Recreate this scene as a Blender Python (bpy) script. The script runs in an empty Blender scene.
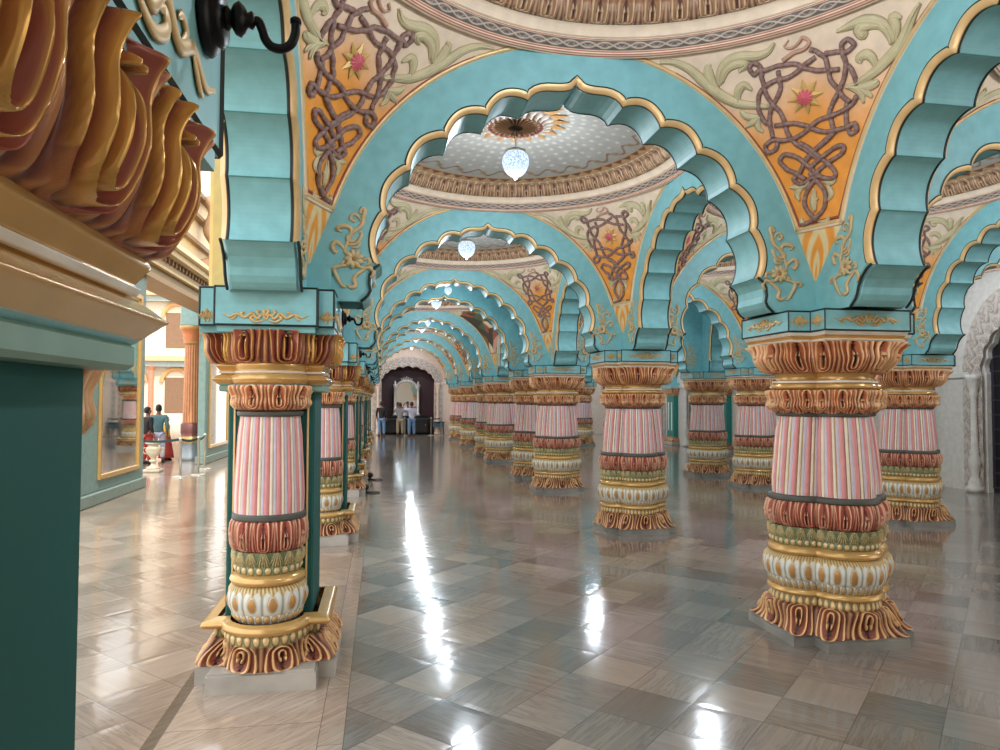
import bpy, math, random, json
import numpy as np
from mathutils import Matrix, Vector
PI = math.pi
rng = np.random.RandomState(7); random.seed(7)
C = bpy.context.scene.collection

# ------------------------------------------------------------------ colours and materials
def lin(h):
    c = [int(h[i:i+2], 16)/255 for i in (0, 2, 4)]
    return np.array([x/12.92 if x <= .04045 else ((x+.055)/1.055)**2.4 for x in c])
def col(h, a=0.0): return np.array([*lin(h), a])
TEAL = col('80bcc2'); TEAL2 = col('76b0b4'); DTEAL = col('04504a'); LINE = col('10231f')
GOLD = col('cda566', .5); PGOLD = col('e0c08a', .4); CREAM = col('e2cfa9'); WHITE = col('e4e1d8')
TERRA = col('b4603c'); COPPER = col('cc7c4c', .25); MAROON = col('541a14'); OLIVE = col('9b9468')
ORANGE = col('f0a040'); PEACH = col('ecd6bd'); ROPE = col('80605a'); LEAF = col('c8bc96')
GREY = col('85847e'); LGREY = col('b0aaa0'); DARK = col('1c2220'); BANDG = col('4c4e48')
PINK = col('d98f90'); LAV = col('c6c0cf'); MARBLE = col('d8cabd')

def new_mat(name):
    m = bpy.data.materials.new(name); m.use_nodes = True
    nt = m.node_tree; b = nt.nodes['Principled BSDF']
    return m, nt, b
def N(nt, t, **kw):
    n = nt.nodes.new(t)
    for k, v in kw.items(): setattr(n, k, v)
    return n
def math_(nt, op, a, b=None, c=None):
    n = nt.nodes.new('ShaderNodeMath'); n.operation = op
    for i, x in enumerate((a, b, c)):
        if x is None: continue
        if isinstance(x, (int, float)): n.inputs[i].default_value = x
        else: nt.links.new(x, n.inputs[i])
    return n.outputs[0]
def paint_mat(name, rough=.5, grime=.12, scale=9.0, bump=.0):
    """paint read from the object's own colour attribute; alpha is how much of it is gilding"""
    m, nt, b = new_mat(name)
    at = N(nt, 'ShaderNodeAttribute', attribute_name='Col')
    tc = N(nt, 'ShaderNodeTexCoord')
    no = N(nt, 'ShaderNodeTexNoise'); no.inputs['Scale'].default_value = scale; no.inputs['Detail'].default_value = 5
    nt.links.new(tc.outputs['Object'], no.inputs['Vector'])
    mr = N(nt, 'ShaderNodeMapRange'); mr.inputs[1].default_value = .3; mr.inputs[2].default_value = .7
    mr.inputs[3].default_value = 1-grime; mr.inputs[4].default_value = 1+grime*.5
    nt.links.new(no.outputs['Fac'], mr.inputs[0])
    mx = N(nt, 'ShaderNodeVectorMath', operation='SCALE')
    nt.links.new(at.outputs['Color'], mx.inputs[0]); nt.links.new(mr.outputs[0], mx.inputs['Scale'])
    nt.links.new(mx.outputs[0], b.inputs['Base Color'])
    nt.links.new(math_(nt, 'MULTIPLY', at.outputs['Alpha'], .75), b.inputs['Metallic'])
    nt.links.new(math_(nt, 'SUBTRACT', rough, math_(nt, 'MULTIPLY', at.outputs['Alpha'], .15)), b.inputs['Roughness'])
    return m
def flat_mat(name, c, rough=.5, metal=0.0, grime=.1, scale=8.0, **kw):
    m, nt, b = new_mat(name)
    tc = N(nt, 'ShaderNodeTexCoord')
    no = N(nt, 'ShaderNodeTexNoise'); no.inputs['Scale'].default_value = scale; no.inputs['Detail'].default_value = 4
    nt.links.new(tc.outputs['Object'], no.inputs['Vector'])
    r = N(nt, 'ShaderNodeValToRGB'); r.color_ramp.elements[0].position = .3; r.color_ramp.elements[1].position = .7
    r.color_ramp.elements[0].color = (*(c[:3]*(1-grime)), 1); r.color_ramp.elements[1].color = (*np.minimum(c[:3]*(1+grime*.6), 1), 1)
    nt.links.new(no.outputs['Fac'], r.inputs[0]); nt.links.new(r.outputs[0], b.inputs['Base Color'])
    b.inputs['Roughness'].default_value = rough; b.inputs['Metallic'].default_value = metal
    for k, v in kw.items(): b.inputs[k].default_value = v
    return m
M = dict(
    paint=paint_mat('painted_plaster'),
    pier=paint_mat('dark_teal_paint', rough=.75, grime=.1, scale=3),
    gloss=paint_mat('glossy_paint', rough=.32, grime=.08, scale=14),
    iron=flat_mat('black_iron', col('0c1014'), .4, .5),
    steel=flat_mat('brushed_steel', col('c4c0b4'), .3, .8),
    belt=flat_mat('belt_cloth', col('1f3a38'), .7),
    marble=flat_mat('grey_marble', GREY, .28, 0, .25, 5),
    lmarble=flat_mat('pale_marble', LGREY, .3, 0, .22, 4),
    silver=flat_mat('embossed_silver', col('d8d6d0'), .3, .35, .25, 30),
    wood=flat_mat('dark_lacquered_wood', col('1d1518'), .25, 0, .3, 12),
    denim=flat_mat('denim', col('6f8fb4'), .8), khaki=flat_mat('khaki_cloth', col('a8957a'), .8),
    skin=flat_mat('skin', col('8a5a42'), .6), hair=flat_mat('hair', col('120e0c'), .5),
    shirt_white=flat_mat('lilac_shirt', col('c9c6dc'), .8), shirt_black=flat_mat('black_shirt', col('1d181a'), .8),
    shirt_grey=flat_mat('grey_shirt', col('8c8d92'), .8), shirt_teal=flat_mat('slate_shirt', col('5d8084'), .8),
    shirt_red=flat_mat('red_dress', col('b03a32'), .8), gold_cloth=flat_mat('yellow_cloth', col('d0a23c'), .8),
    tan=flat_mat('sandstone', col('d9b98f'), .7, 0, .12, 3), facade=flat_mat('facade_cream', col('e6d8c0'), .8, 0, .1, 2),
    facade_blue=flat_mat('facade_blue', col('9db6bd'), .8), facade_dark=flat_mat('shutter_brown', col('6b4a38'), .8),
    rubber=flat_mat('black_rubber', col('101010'), .6),
)
m, nt, b = new_mat('mirror_glass'); b.inputs['Metallic'].default_value = 1; b.inputs['Roughness'].default_value = .03
b.inputs['Base Color'].default_value = (.8, .82, .8, 1); M['mirror'] = m
m, nt, b = new_mat('lit_lamp_glass'); b.inputs['Base Color'].default_value = (.04, .05, .07, 1); b.inputs['Roughness'].default_value = .3
b.inputs['Emission Color'].default_value = (.62, .78, 1, 1)
vo = N(nt, 'ShaderNodeTexVoronoi'); vo.inputs['Scale'].default_value = 45
tc = N(nt, 'ShaderNodeTexCoord'); nt.links.new(tc.outputs['Object'], vo.inputs['Vector'])
nt.links.new(math_(nt, 'MULTIPLY_ADD', vo.outputs['Distance'], 1.5, .32), b.inputs['Emission Strength']); M['lamp'] = m

# ------------------------------------------------------------------ mesh helpers
def mk(name, V, F, mat, parent=None, col=None, smooth=True, loc=None, rot=None):
    V = np.asarray(V, dtype=np.float32).reshape(-1, 3)
    me = bpy.data.meshes.new(name)
    if isinstance(F, np.ndarray) and F.ndim == 2:
        n, k = F.shape
        me.vertices.add(len(V)); me.vertices.foreach_set('co', V.ravel())
        me.loops.add(n*k); me.loops.foreach_set('vertex_index', F.ravel().astype(np.int32))
        me.polygons.add(n); me.polygons.foreach_set('loop_start', np.arange(0, n*k, k, dtype=np.int32))
        try: me.polygons.foreach_set('loop_total', np.full(n, k, dtype=np.int32))
        except Exception: pass
        me.update(calc_edges=True)
    else:
        me.from_pydata([tuple(v) for v in V], [], [list(map(int, f)) for f in F]); me.update()
    me.polygons.foreach_set('use_smooth', np.full(len(me.polygons), smooth))
    if col is not None:
        col = np.asarray(col, dtype=np.float32)
        if col.ndim == 1: col = np.tile(col, (len(V), 1))
        a = me.color_attributes.new('Col', 'FLOAT_COLOR', 'POINT'); a.data.foreach_set('color', col.reshape(-1, 4).ravel())
    me.materials.append(M[mat] if isinstance(mat, str) else mat)
    o = bpy.data.objects.new(name, me); C.objects.link(o)
    if parent is not None: o.parent = parent
    if loc is not None: o.location = loc
    if rot is not None: o.rotation_euler = rot
    return o
def gridF(nr, nc, closed=False, base=0):
    """quads of an nr x nc vertex grid (row-major); closed wraps the columns"""
    i, j = np.meshgrid(np.arange(nr-1), np.arange(nc if closed else nc-1), indexing='ij')
    j2 = (j+1) % nc
    return (np.stack([i*nc+j, i*nc+j2, (i+1)*nc+j2, (i+1)*nc+j], -1).reshape(-1, 4)+base)
class MB:
    """collects pieces into one mesh"""
    def __init__(s): s.V = []; s.F = []; s.K = []; s.n = 0
    def add(s, V, F, c=None):
        V = np.asarray(V, float).reshape(-1, 3); s.V.append(V)
        s.F += [[int(k)+s.n for k in f] for f in F]
        c = WHITE if c is None else c
        c = np.asarray(c, float); s.K.append(np.tile(c, (len(V), 1)) if c.ndim == 1 else c.reshape(-1, 4)); s.n += len(V)
        return s
    def box(s, x0, x1, y0, y1, z0, z1, c=None, bev=.0):
        if bev <= 0:
            V = [(x, y, z) for z in (z0, z1) for (x, y) in ((x0, y0), (x1, y0), (x1, y1), (x0, y1))]
            return s.add(V, [(3, 2, 1, 0), (4, 5, 6, 7), (0, 1, 5, 4), (1, 2, 6, 5), (2, 3, 7, 6), (3, 0, 4, 7)], c)
        e = bev
        ring = lambda i, z: [(x0+i+e, y0+i, z), (x1-i-e, y0+i, z), (x1-i, y0+i+e, z), (x1-i, y1-i-e, z), (x1-i-e, y1-i, z), (x0+i+e, y1-i, z), (x0+i, y1-i-e, z), (x0+i, y0+i+e, z)]
        V = ring(e, z0)+ring(0, z0+e)+ring(0, z1-e)+ring(e, z1)
        F = [tuple(range(7, -1, -1)), tuple(range(24, 32))]+[(r*8+k, r*8+(k+1) % 8, r*8+8+(k+1) % 8, r*8+8+k) for r in range(3) for k in range(8)]
        return s.add(V, F, c)
    def lathe(s, prof, c=None, n=24, cx=0, cy=0, cz=0, axis='z', caps=True):
        """prof: (r, z) list; c a colour or one per profile point"""
        V = []; K = []
        for i, (r, z) in enumerate(prof):
            for k in range(n):
                a = 2*PI*k/n; p = (r*math.cos(a), r*math.sin(a), z)
                if axis == 'x': p = (p[2], p[0], p[1])
                if axis == 'y': p = (p[0], p[2], p[1])
                V.append((p[0]+cx, p[1]+cy, p[2]+cz)); K.append(c[i] if isinstance(c, list) else (WHITE if c is None else c))
        F = gridF(len(prof), n, True).tolist()
        if caps: F += [list(range(n-1, -1, -1)), list(range((len(prof)-1)*n, len(prof)*n))]
        return s.add(V, F, np.array(K))
    def tube(s, P, r, c=None, n=6, flat=1.0, nrm=None):
        P = np.asarray(P, float); m = len(P); r = np.full(m, r) if np.isscalar(r) else np.asarray(r, float)
        T = np.gradient(P, axis=0); T /= np.linalg.norm(T, axis=1)[:, None]+1e-9
        if nrm is None:
            ref = np.array([0, 0, 1.]) if abs(T[:, 2]).mean() < .8 else np.array([1., 0, 0]); nrm = np.tile(ref, (m, 1))
        nrm = np.asarray(nrm, float)
        if nrm.ndim == 1: nrm = np.tile(nrm, (m, 1))
        B = np.cross(T, nrm); B /= np.linalg.norm(B, axis=1)[:, None]+1e-9
        A = np.cross(B, T)
        a = np.arange(n)*2*PI/n
        V = P[:, None]+(B[:, None]*np.cos(a)[None, :, None]+A[:, None]*np.sin(a)[None, :, None]*flat)*r[:, None, None]
        F = gridF(m, n, True).tolist()+[list(range(n-1, -1, -1)), list(range((m-1)*n, m*n))]
        if c is not None and np.asarray(c).ndim == 2: c = np.repeat(np.asarray(c), n, axis=0)
        return s.add(V.reshape(-1, 3), F, c)
    def prism(s, poly, z0, z1, c=None, inset=0):
        n = len(poly); V = [(x, y, z0) for x, y in poly]+[(x, y, z1) for x, y in poly]
        F = [list(range(n-1, -1, -1)), list(range(n, 2*n))]+[[k, (k+1) % n, n+(k+1) % n, n+k] for k in range(n)]
        return s.add(V, F, c)
    def build(s, name, mat='paint', parent=None, smooth=False, **kw):
        return mk(name, np.concatenate(s.V), s.F, mat, parent, np.concatenate(s.K), smooth, **kw)
def cr(P, k=6):
    """Catmull-Rom through points"""
    P = np.asarray(P, float)
    Q = np.concatenate([[2*P[0]-P[1]], P, [2*P[-1]-P[-2]]]); out = []
    for i in range(1, len(Q)-2):
        t = np.linspace(0, 1, k, endpoint=False)[:, None]
        a, b_, c_, d = Q[i-1], Q[i], Q[i+1], Q[i+2]
        out.append(.5*((2*b_)+(-a+c_)*t+(2*a-5*b_+4*c_-d)*t**2+(-a+3*b_-3*c_+d)*t**3))
    return np.concatenate(out+[P[-1:]])
def lerp(a, b, t): return np.asarray(a)+(np.asarray(b)-np.asarray(a))*np.asarray(t)[..., None]
def mixc(a, b, t): return lerp(a, b, np.clip(t, 0, 1))
def sstep(a, b, x): t = np.clip((x-a)/(b-a), 0, 1); return t*t*(3-2*t)

def thing(name, label, cat, loc=(0, 0, 0), rotz=0, group=None, kind=None):
    o = bpy.data.objects.new(name, None); C.objects.link(o); o.empty_display_size = .1
    o.location = loc; o.rotation_euler = (0, 0, rotz); o['label'] = label; o['category'] = cat
    if group: o['group'] = group
    o['kind'] = kind or 'thing'
    return o
def tag(o, label, cat, group=None, kind='thing'):
    o['label'] = label; o['category'] = cat; o['kind'] = kind
    if group: o['group'] = group
    return o
def struct(o): o['kind'] = 'structure'; return o
KIDS = {}
def kids(o):
    return [c for c in bpy.data.objects if c.parent == o]
def dup(root, loc, rotz=0, label=None, group=None, scale=None):
    if root.name not in KIDS: KIDS[root.name] = [(c, kids(c)) for c in kids(root)]
    r = root.copy(); C.objects.link(r); r.location = loc; r.rotation_euler = (0, 0, rotz)
    if scale: r.scale = scale
    if label: r['label'] = label
    if group: r['group'] = group
    for ch, gr in KIDS[root.name]:
        c = ch.copy(); C.objects.link(c); c.parent = r
        for g in gr:
            d = g.copy(); C.objects.link(d); d.parent = c
    return r
ORD = ['first', 'second', 'third', 'fourth', 'fifth', 'sixth', 'seventh', 'eighth', 'ninth', 'tenth']

# ------------------------------------------------------------------ layout (metres)
XL, XR, XS, XT = -.75, 3.672, 8.22, 12.5
ROWS = [.83, 5.46, 10.10, 14.74, 17.14, 21.78, 24.18, 28.82, 33.45, 38.1]
NARROW = (3, 5)
HT = .23                       # half thickness of the arch walls
ZIMP, ZTOP, ZS, RZ = 2.6, 4.68, 2.716, 1.905
ROOF = 5.45

# ------------------------------------------------------------------ carved relief patterns: (u, v) -> height, colour
def acanthus(u, v, body=col('c8764e', .05), edge=col('f0c898', .25), deep=col('44160f'), nr=2.5, y0=.24, open_=1.2, gw=0.0):
    """whorled leaves: nested blades with gilt rims round a low eye, slit down the middle"""
    f = u-np.floor(u); x = 2*f-1
    xx = x/(.66+.34*v); axx = np.abs(xx)
    dy = v-y0; ey = np.where(dy < 0, dy/(y0+.03), dy/open_)
    r = np.sqrt((xx/.9)**2+ey**2)
    ph = (nr*r+.15) % 1
    blade = (.15+.85*np.clip(ph/.76, 0, 1)**1.3)*(1-sstep(.78, 1.0, ph)*.85)
    m = (1-sstep(.93, 1.03, axx))*(1-sstep(1.0, 1.08, np.where(dy < 0, r, 0)))
    bulge = .45+.55*np.sqrt(np.clip(1-axx**2, 0, 1))
    saw = (v*3.6+.3) % 1
    slit = np.exp(-(x/(.045+.10*saw*(v > y0)))**4)*sstep(y0-.04, y0+.05, v)*(1-sstep(.88, .97, v))
    side = .5+.5*np.cos(PI*(1-np.abs(x))*5)
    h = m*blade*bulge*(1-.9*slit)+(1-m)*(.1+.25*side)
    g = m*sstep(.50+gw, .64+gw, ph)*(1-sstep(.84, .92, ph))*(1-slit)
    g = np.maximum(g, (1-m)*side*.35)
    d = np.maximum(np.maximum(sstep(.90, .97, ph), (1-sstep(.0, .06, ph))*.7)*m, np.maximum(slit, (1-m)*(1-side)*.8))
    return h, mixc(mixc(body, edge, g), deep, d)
def palm(u, v, **k): return acanthus(u, v, **{**dict(body=col('a8523e'), edge=col('e2b494', .15), deep=col('561c16'), nr=2.3, y0=.16, open_=1.5), **k})
def skirtleaf(u, v): return acanthus(u, 1-v*.93, body=col('84442e'), edge=col('e6b880', .25), deep=col('3a120c'), nr=2.5, y0=.34, open_=1.0)
def fan(u, v, body=TERRA, edge=PGOLD, deep=MAROON):
    f = u-np.floor(u); x = 2*f-1; ax = np.abs(x)
    wd = .30+.65*np.sin(np.clip(v, 0, 1)*PI*.62)
    q = ax/wd
    w = .5+.5*np.cos(2*PI*(q*2.3-v*.55))
    ins = 1-sstep(.95, 1.1, q)
    slit = np.exp(-(x/.05)**2)*sstep(.3, .4, v)*(1-sstep(.85, .95, v))
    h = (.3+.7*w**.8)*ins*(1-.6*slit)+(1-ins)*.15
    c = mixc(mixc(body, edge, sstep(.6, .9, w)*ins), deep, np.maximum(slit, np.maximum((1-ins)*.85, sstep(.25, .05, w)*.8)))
    return h, c
def scroll(u, v, body=col('8c4a30'), edge=col('dfb37a', .4), deep=col('3c120e')):
    """palmettes whose lobes roll into spirals"""
    f = u-np.floor(u); x = 2*f-1; ax = np.abs(x)
    cx, cy = .46, .42
    dx, dy = (ax-cx)/.5, (v-cy)/.5
    r = np.sqrt(dx*dx+dy*dy); th = np.arctan2(dy, dx)
    w = .5+.5*np.cos(2*PI*(r*2.0)-th)
    ins = 1-sstep(.8, 1.0, r)
    w2 = .5+.5*np.cos(2*PI*(ax*3.2+.12*v))
    h = ins*(.25+.75*w)+(1-ins)*(.2+.6*w2)
    ww = ins*w+(1-ins)*w2
    c = mixc(mixc(body, edge, sstep(.55, .85, ww)), deep, sstep(.35, .1, ww)*.95)
    return h, c
def eggs(u, v):
    """white band of gilded ovals under a leafy fringe"""
    f = u-np.floor(u); x = 2*f-1
    r = np.sqrt((x/.44)**2+((v-.40)/.24)**2)
    oval = 1-sstep(.88, 1.0, r)
    cell = np.exp(-((np.abs(x)-.97)/.10)**2)*(v < .75)
    fr = sstep(.68, .76, v+.06*np.cos(2*PI*u*2))
    fw = .5+.5*np.cos(2*PI*u*5+6*v)
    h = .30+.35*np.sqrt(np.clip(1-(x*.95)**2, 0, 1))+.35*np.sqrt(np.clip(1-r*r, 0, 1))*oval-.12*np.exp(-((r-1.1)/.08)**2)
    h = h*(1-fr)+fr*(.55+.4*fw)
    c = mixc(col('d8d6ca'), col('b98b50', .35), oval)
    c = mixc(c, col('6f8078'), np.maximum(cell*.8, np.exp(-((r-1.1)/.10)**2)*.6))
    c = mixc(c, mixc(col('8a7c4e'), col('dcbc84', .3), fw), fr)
    return h, c
def beads(u, v, ground=WHITE, bead=GOLD, dk=col('6d7466')):
    f = u-np.floor(u); x = 2*f-1
    r = np.sqrt((x/.72)**2+((v-.5)/.42)**2); o = 1-sstep(.8, 1, r)
    h = .2+.8*np.sqrt(np.clip(1-r*r, 0, 1))
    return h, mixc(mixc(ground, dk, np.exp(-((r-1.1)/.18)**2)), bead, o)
def plain(c): return lambda u, v: (np.zeros_like(u+v), np.broadcast_to(c, np.broadcast(u, v).shape+(4,)))

# ------------------------------------------------------------------ plans of the pillars (closed curves)
LC = .205
def quat(rho, s, m=0.0, P=.52, p=.34):
    """one lobe of the clustered pillar, s in -1..1, blended by m towards the notched square"""
    t = (math.sqrt(2)*LC+np.sqrt(np.maximum(4*rho**2-2*LC**2, 0)))/2
    am = np.arctan2(t/math.sqrt(2), t/math.sqrt(2)-LC); a = am*s
    x, y = LC+rho*np.cos(a), rho*np.sin(a)
    w = np.abs(s)*P
    px = np.where(w <= p, P, P-(w-p)); py = np.where(w <= p, s*P, np.sign(s)*p)
    return x+(px-x)*m, y+(py-y)*m, np.cos(a), np.sin(a)
def pint(v, k, y, smooth):
    if not smooth or len(k) < 3: return np.interp(v, k, y)
    c = cr(np.stack([k, y], -1), 12); return np.interp(v, c[:, 0], c[:, 1])
def edge_taper(v): return sstep(-.01, .07, v)*(1-sstep(.94, 1.01, v)*.8)
def lobes(prof, hfun, n=90, nv=24, reps=5, amp=.03, scal=0.0, smooth=True, uoff=0.0):
    """prof: list of (z, rho, mix, P, p) bottom to top, interpolated to nv rows"""
    prof = np.array([(q+(.0, .52, .34))[:5] if len(q) == 2 else q for q in prof], float)
    k = np.linspace(0, 1, len(prof)); v = np.linspace(0, 1, nv)
    Z, R, Mx, Pp, pp = [pint(v, k, prof[:, i], amp > .001)[:, None] for i in range(5)]; R = R-.062
    s = np.linspace(-1, 1, n)[None, :]
    u = (s*.5+.5)*reps+uoff; vv = np.broadcast_to(v[:, None], (nv, n))
    h, c = hfun(np.broadcast_to(u, (nv, n)), vv)
    x, y, nx, ny = quat(R, s, Mx, Pp, pp)
    e = amp*h*edge_taper(vv); x = x+nx*e; y = y+ny*e
    z = np.broadcast_to(Z, (nv, n)).copy()
    if scal: z = z+scal*(np.abs(np.cos(PI*u))**.7)*(vv < .02)*-1 + 0
    V = []; K = []; F = []
    for q in range(4):
        ca, sa = [(1, 0), (0, 1), (-1, 0), (0, -1)][q]
        V.append(np.stack([x*ca-y*sa, x*sa+y*ca, z], -1).reshape(-1, 3)); K.append(np.asarray(c).reshape(-1, 4))
        F.append(gridF(nv, n, False, q*nv*n))
    return np.concatenate(V), np.concatenate(F), np.concatenate(K)
def plus_poly(P, p, PY=None, pY=None):
    PY = PY or P; pY = pY or p      # arms: |x|<=P with |y|<=p, and |y|<=PY with |x|<=pY
    return [(P, -p), (P, p), (pY, p), (pY, PY), (-pY, PY), (-pY, p), (-P, p), (-P, -p), (-pY, -p), (-pY, -PY), (pY, -PY), (pY, -p)]
def frame_lines(mb, poly, z0, z1, r=.008, c=LINE):
    P = [(x, y) for x, y in poly]
    for z in (z0, z1):
        for a, b_ in zip(P, P[1:]+P[:1]): mb.tube([(*a, z), (*b_, z)], r, c, 4)
    for a in P: mb.tube([(*a, z0), (*a, z1)], r, c, 4)

# ------------------------------------------------------------------ painted relief ornaments
def spray(L, w, c=PGOLD, edge=None, flower=None, depth=.6):
    mb = MB()
    for pts, wd in L:
        p = cr(pts, 5); t = np.linspace(0, 1, len(p)); P = np.stack([p[:, 0], -.004*np.ones(len(p)), p[:, 1]], -1)
        mb.tube(P, w*wd*(.35+.65*np.sin(PI*np.clip(t*1.05, 0, 1))**.6), c, 5, depth, nrm=np.array([0, -1., 0]))
    if flower:
        fx, fz, fr = flower
        for k in range(9):
            a = 2*PI*k/9; d = np.array([math.cos(a), math.sin(a)])
            P = [(fx+d[0]*fr*t, -.006-.01*math.sin(PI*t), fz+d[1]*fr*t) for t in (.15, .4, .65, .85, 1)]
            mb.tube(P, np.array([.4, .9, 1, .7, .2])*fr*.28, c, 5, .5, nrm=np.array([0, -1., 0]))
        mb.lathe([(fr*.3, 0), (fr*.28, -.012), (fr*.1, -.022)], col('9a7a44', .4), 10, fx, 0, fz, 'y')
    return mb
k_ = .00135
def vz(L): return [((x-230)*k_, (330-z)*k_) for x, z in L]
VINE = [(vz([(175, 75), (195, 72), (185, 50), (170, 62), (178, 95), (190, 145), (235, 185), (262, 240), (272, 290), (245, 325)]), 1.2),
        (vz([(185, 125), (210, 90), (235, 85), (245, 108), (225, 122), (215, 108)]), .9), (vz([(165, 110), (185, 140), (200, 155)]), .8),
        (vz([(250, 210), (240, 170), (262, 150), (300, 152), (312, 170), (290, 180)]), 1.3), (vz([(262, 250), (215, 240), (190, 205), (185, 185), (200, 180)]), 1.0),
        (vz([(270, 280), (300, 245), (325, 238), (340, 262), (325, 292), (308, 280)]), 1.3), (vz([(240, 180), (262, 215), (240, 230), (215, 215)]), 1.1),
        (vz([(245, 262), (210, 262), (196, 240), (205, 228)]), .8),
        (vz([(225, 350), (180, 372), (140, 368), (122, 395), (130, 418), (145, 408)]), 1.1), (vz([(160, 375), (200, 400), (225, 430), (215, 465), (240, 478), (262, 462)]), 1.3),
        (vz([(240, 360), (300, 365), (330, 385), (310, 430), (285, 470), (262, 478)]), 1.2), (vz([(315, 395), (345, 372), (368, 385), (350, 400)]), 1.0),
        (vz([(190, 330), (150, 320), (142, 345), (165, 352)]), 1.0), (vz([(265, 330), (285, 350), (300, 375)]), 1.0)]
def sym(L): return L+[([(-x, z) for x, z in p], w) for p, w in L]
FRIEZE = sym([([(0, -.02), (.02, .012), (.045, -.012), (.075, .018), (.11, -.006), (.15, .014), (.19, -.002), (.225, .012)], .85),
              ([(.015, -.02), (.05, -.03), (.08, -.012), (.075, .002), (.062, -.004)], .8), ([(.11, -.008), (.13, .016), (.118, .026), (.108, .018)], .6),
              ([(0, .0), (.012, .03), (.0, .042)], 1.0), ([(.03, .0), (.05, .03), (.03, .03)], .8), ([(.15, .012), (.17, -.012), (.185, -.016)], .6)])
SHORT = [([(x*.55, z) for x, z in p], w*.9) for p, w in FRIEZE]

def ornament_meshes():
    a = spray(VINE, .0145, col('cdb68a', .15), flower=((225-230)*k_, (330-325)*k_, .075))
    b_ = spray(FRIEZE, .0105, col('cfae74', .3)); c_ = spray(SHORT, .010, col('cfae74', .3))
    out = []
    for mb, nm in ((a, 'floral_spray'), (b_, 'scroll_ornament'), (c_, 'scroll_ornament')):
        o = mb.build(nm, 'paint', None, True); out.append(o.data); bpy.data.objects.remove(o)
    return out
VINE_ME, FRIEZE_ME, SHORT_ME = ornament_meshes()
def put(me, name, parent, loc, rotz=0, scale=(1, 1, 1)):
    o = bpy.data.objects.new(name, me); C.objects.link(o); o.parent = parent; o.location = loc; o.rotation_euler = (0, 0, rotz); o.scale = scale
    return o

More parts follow.
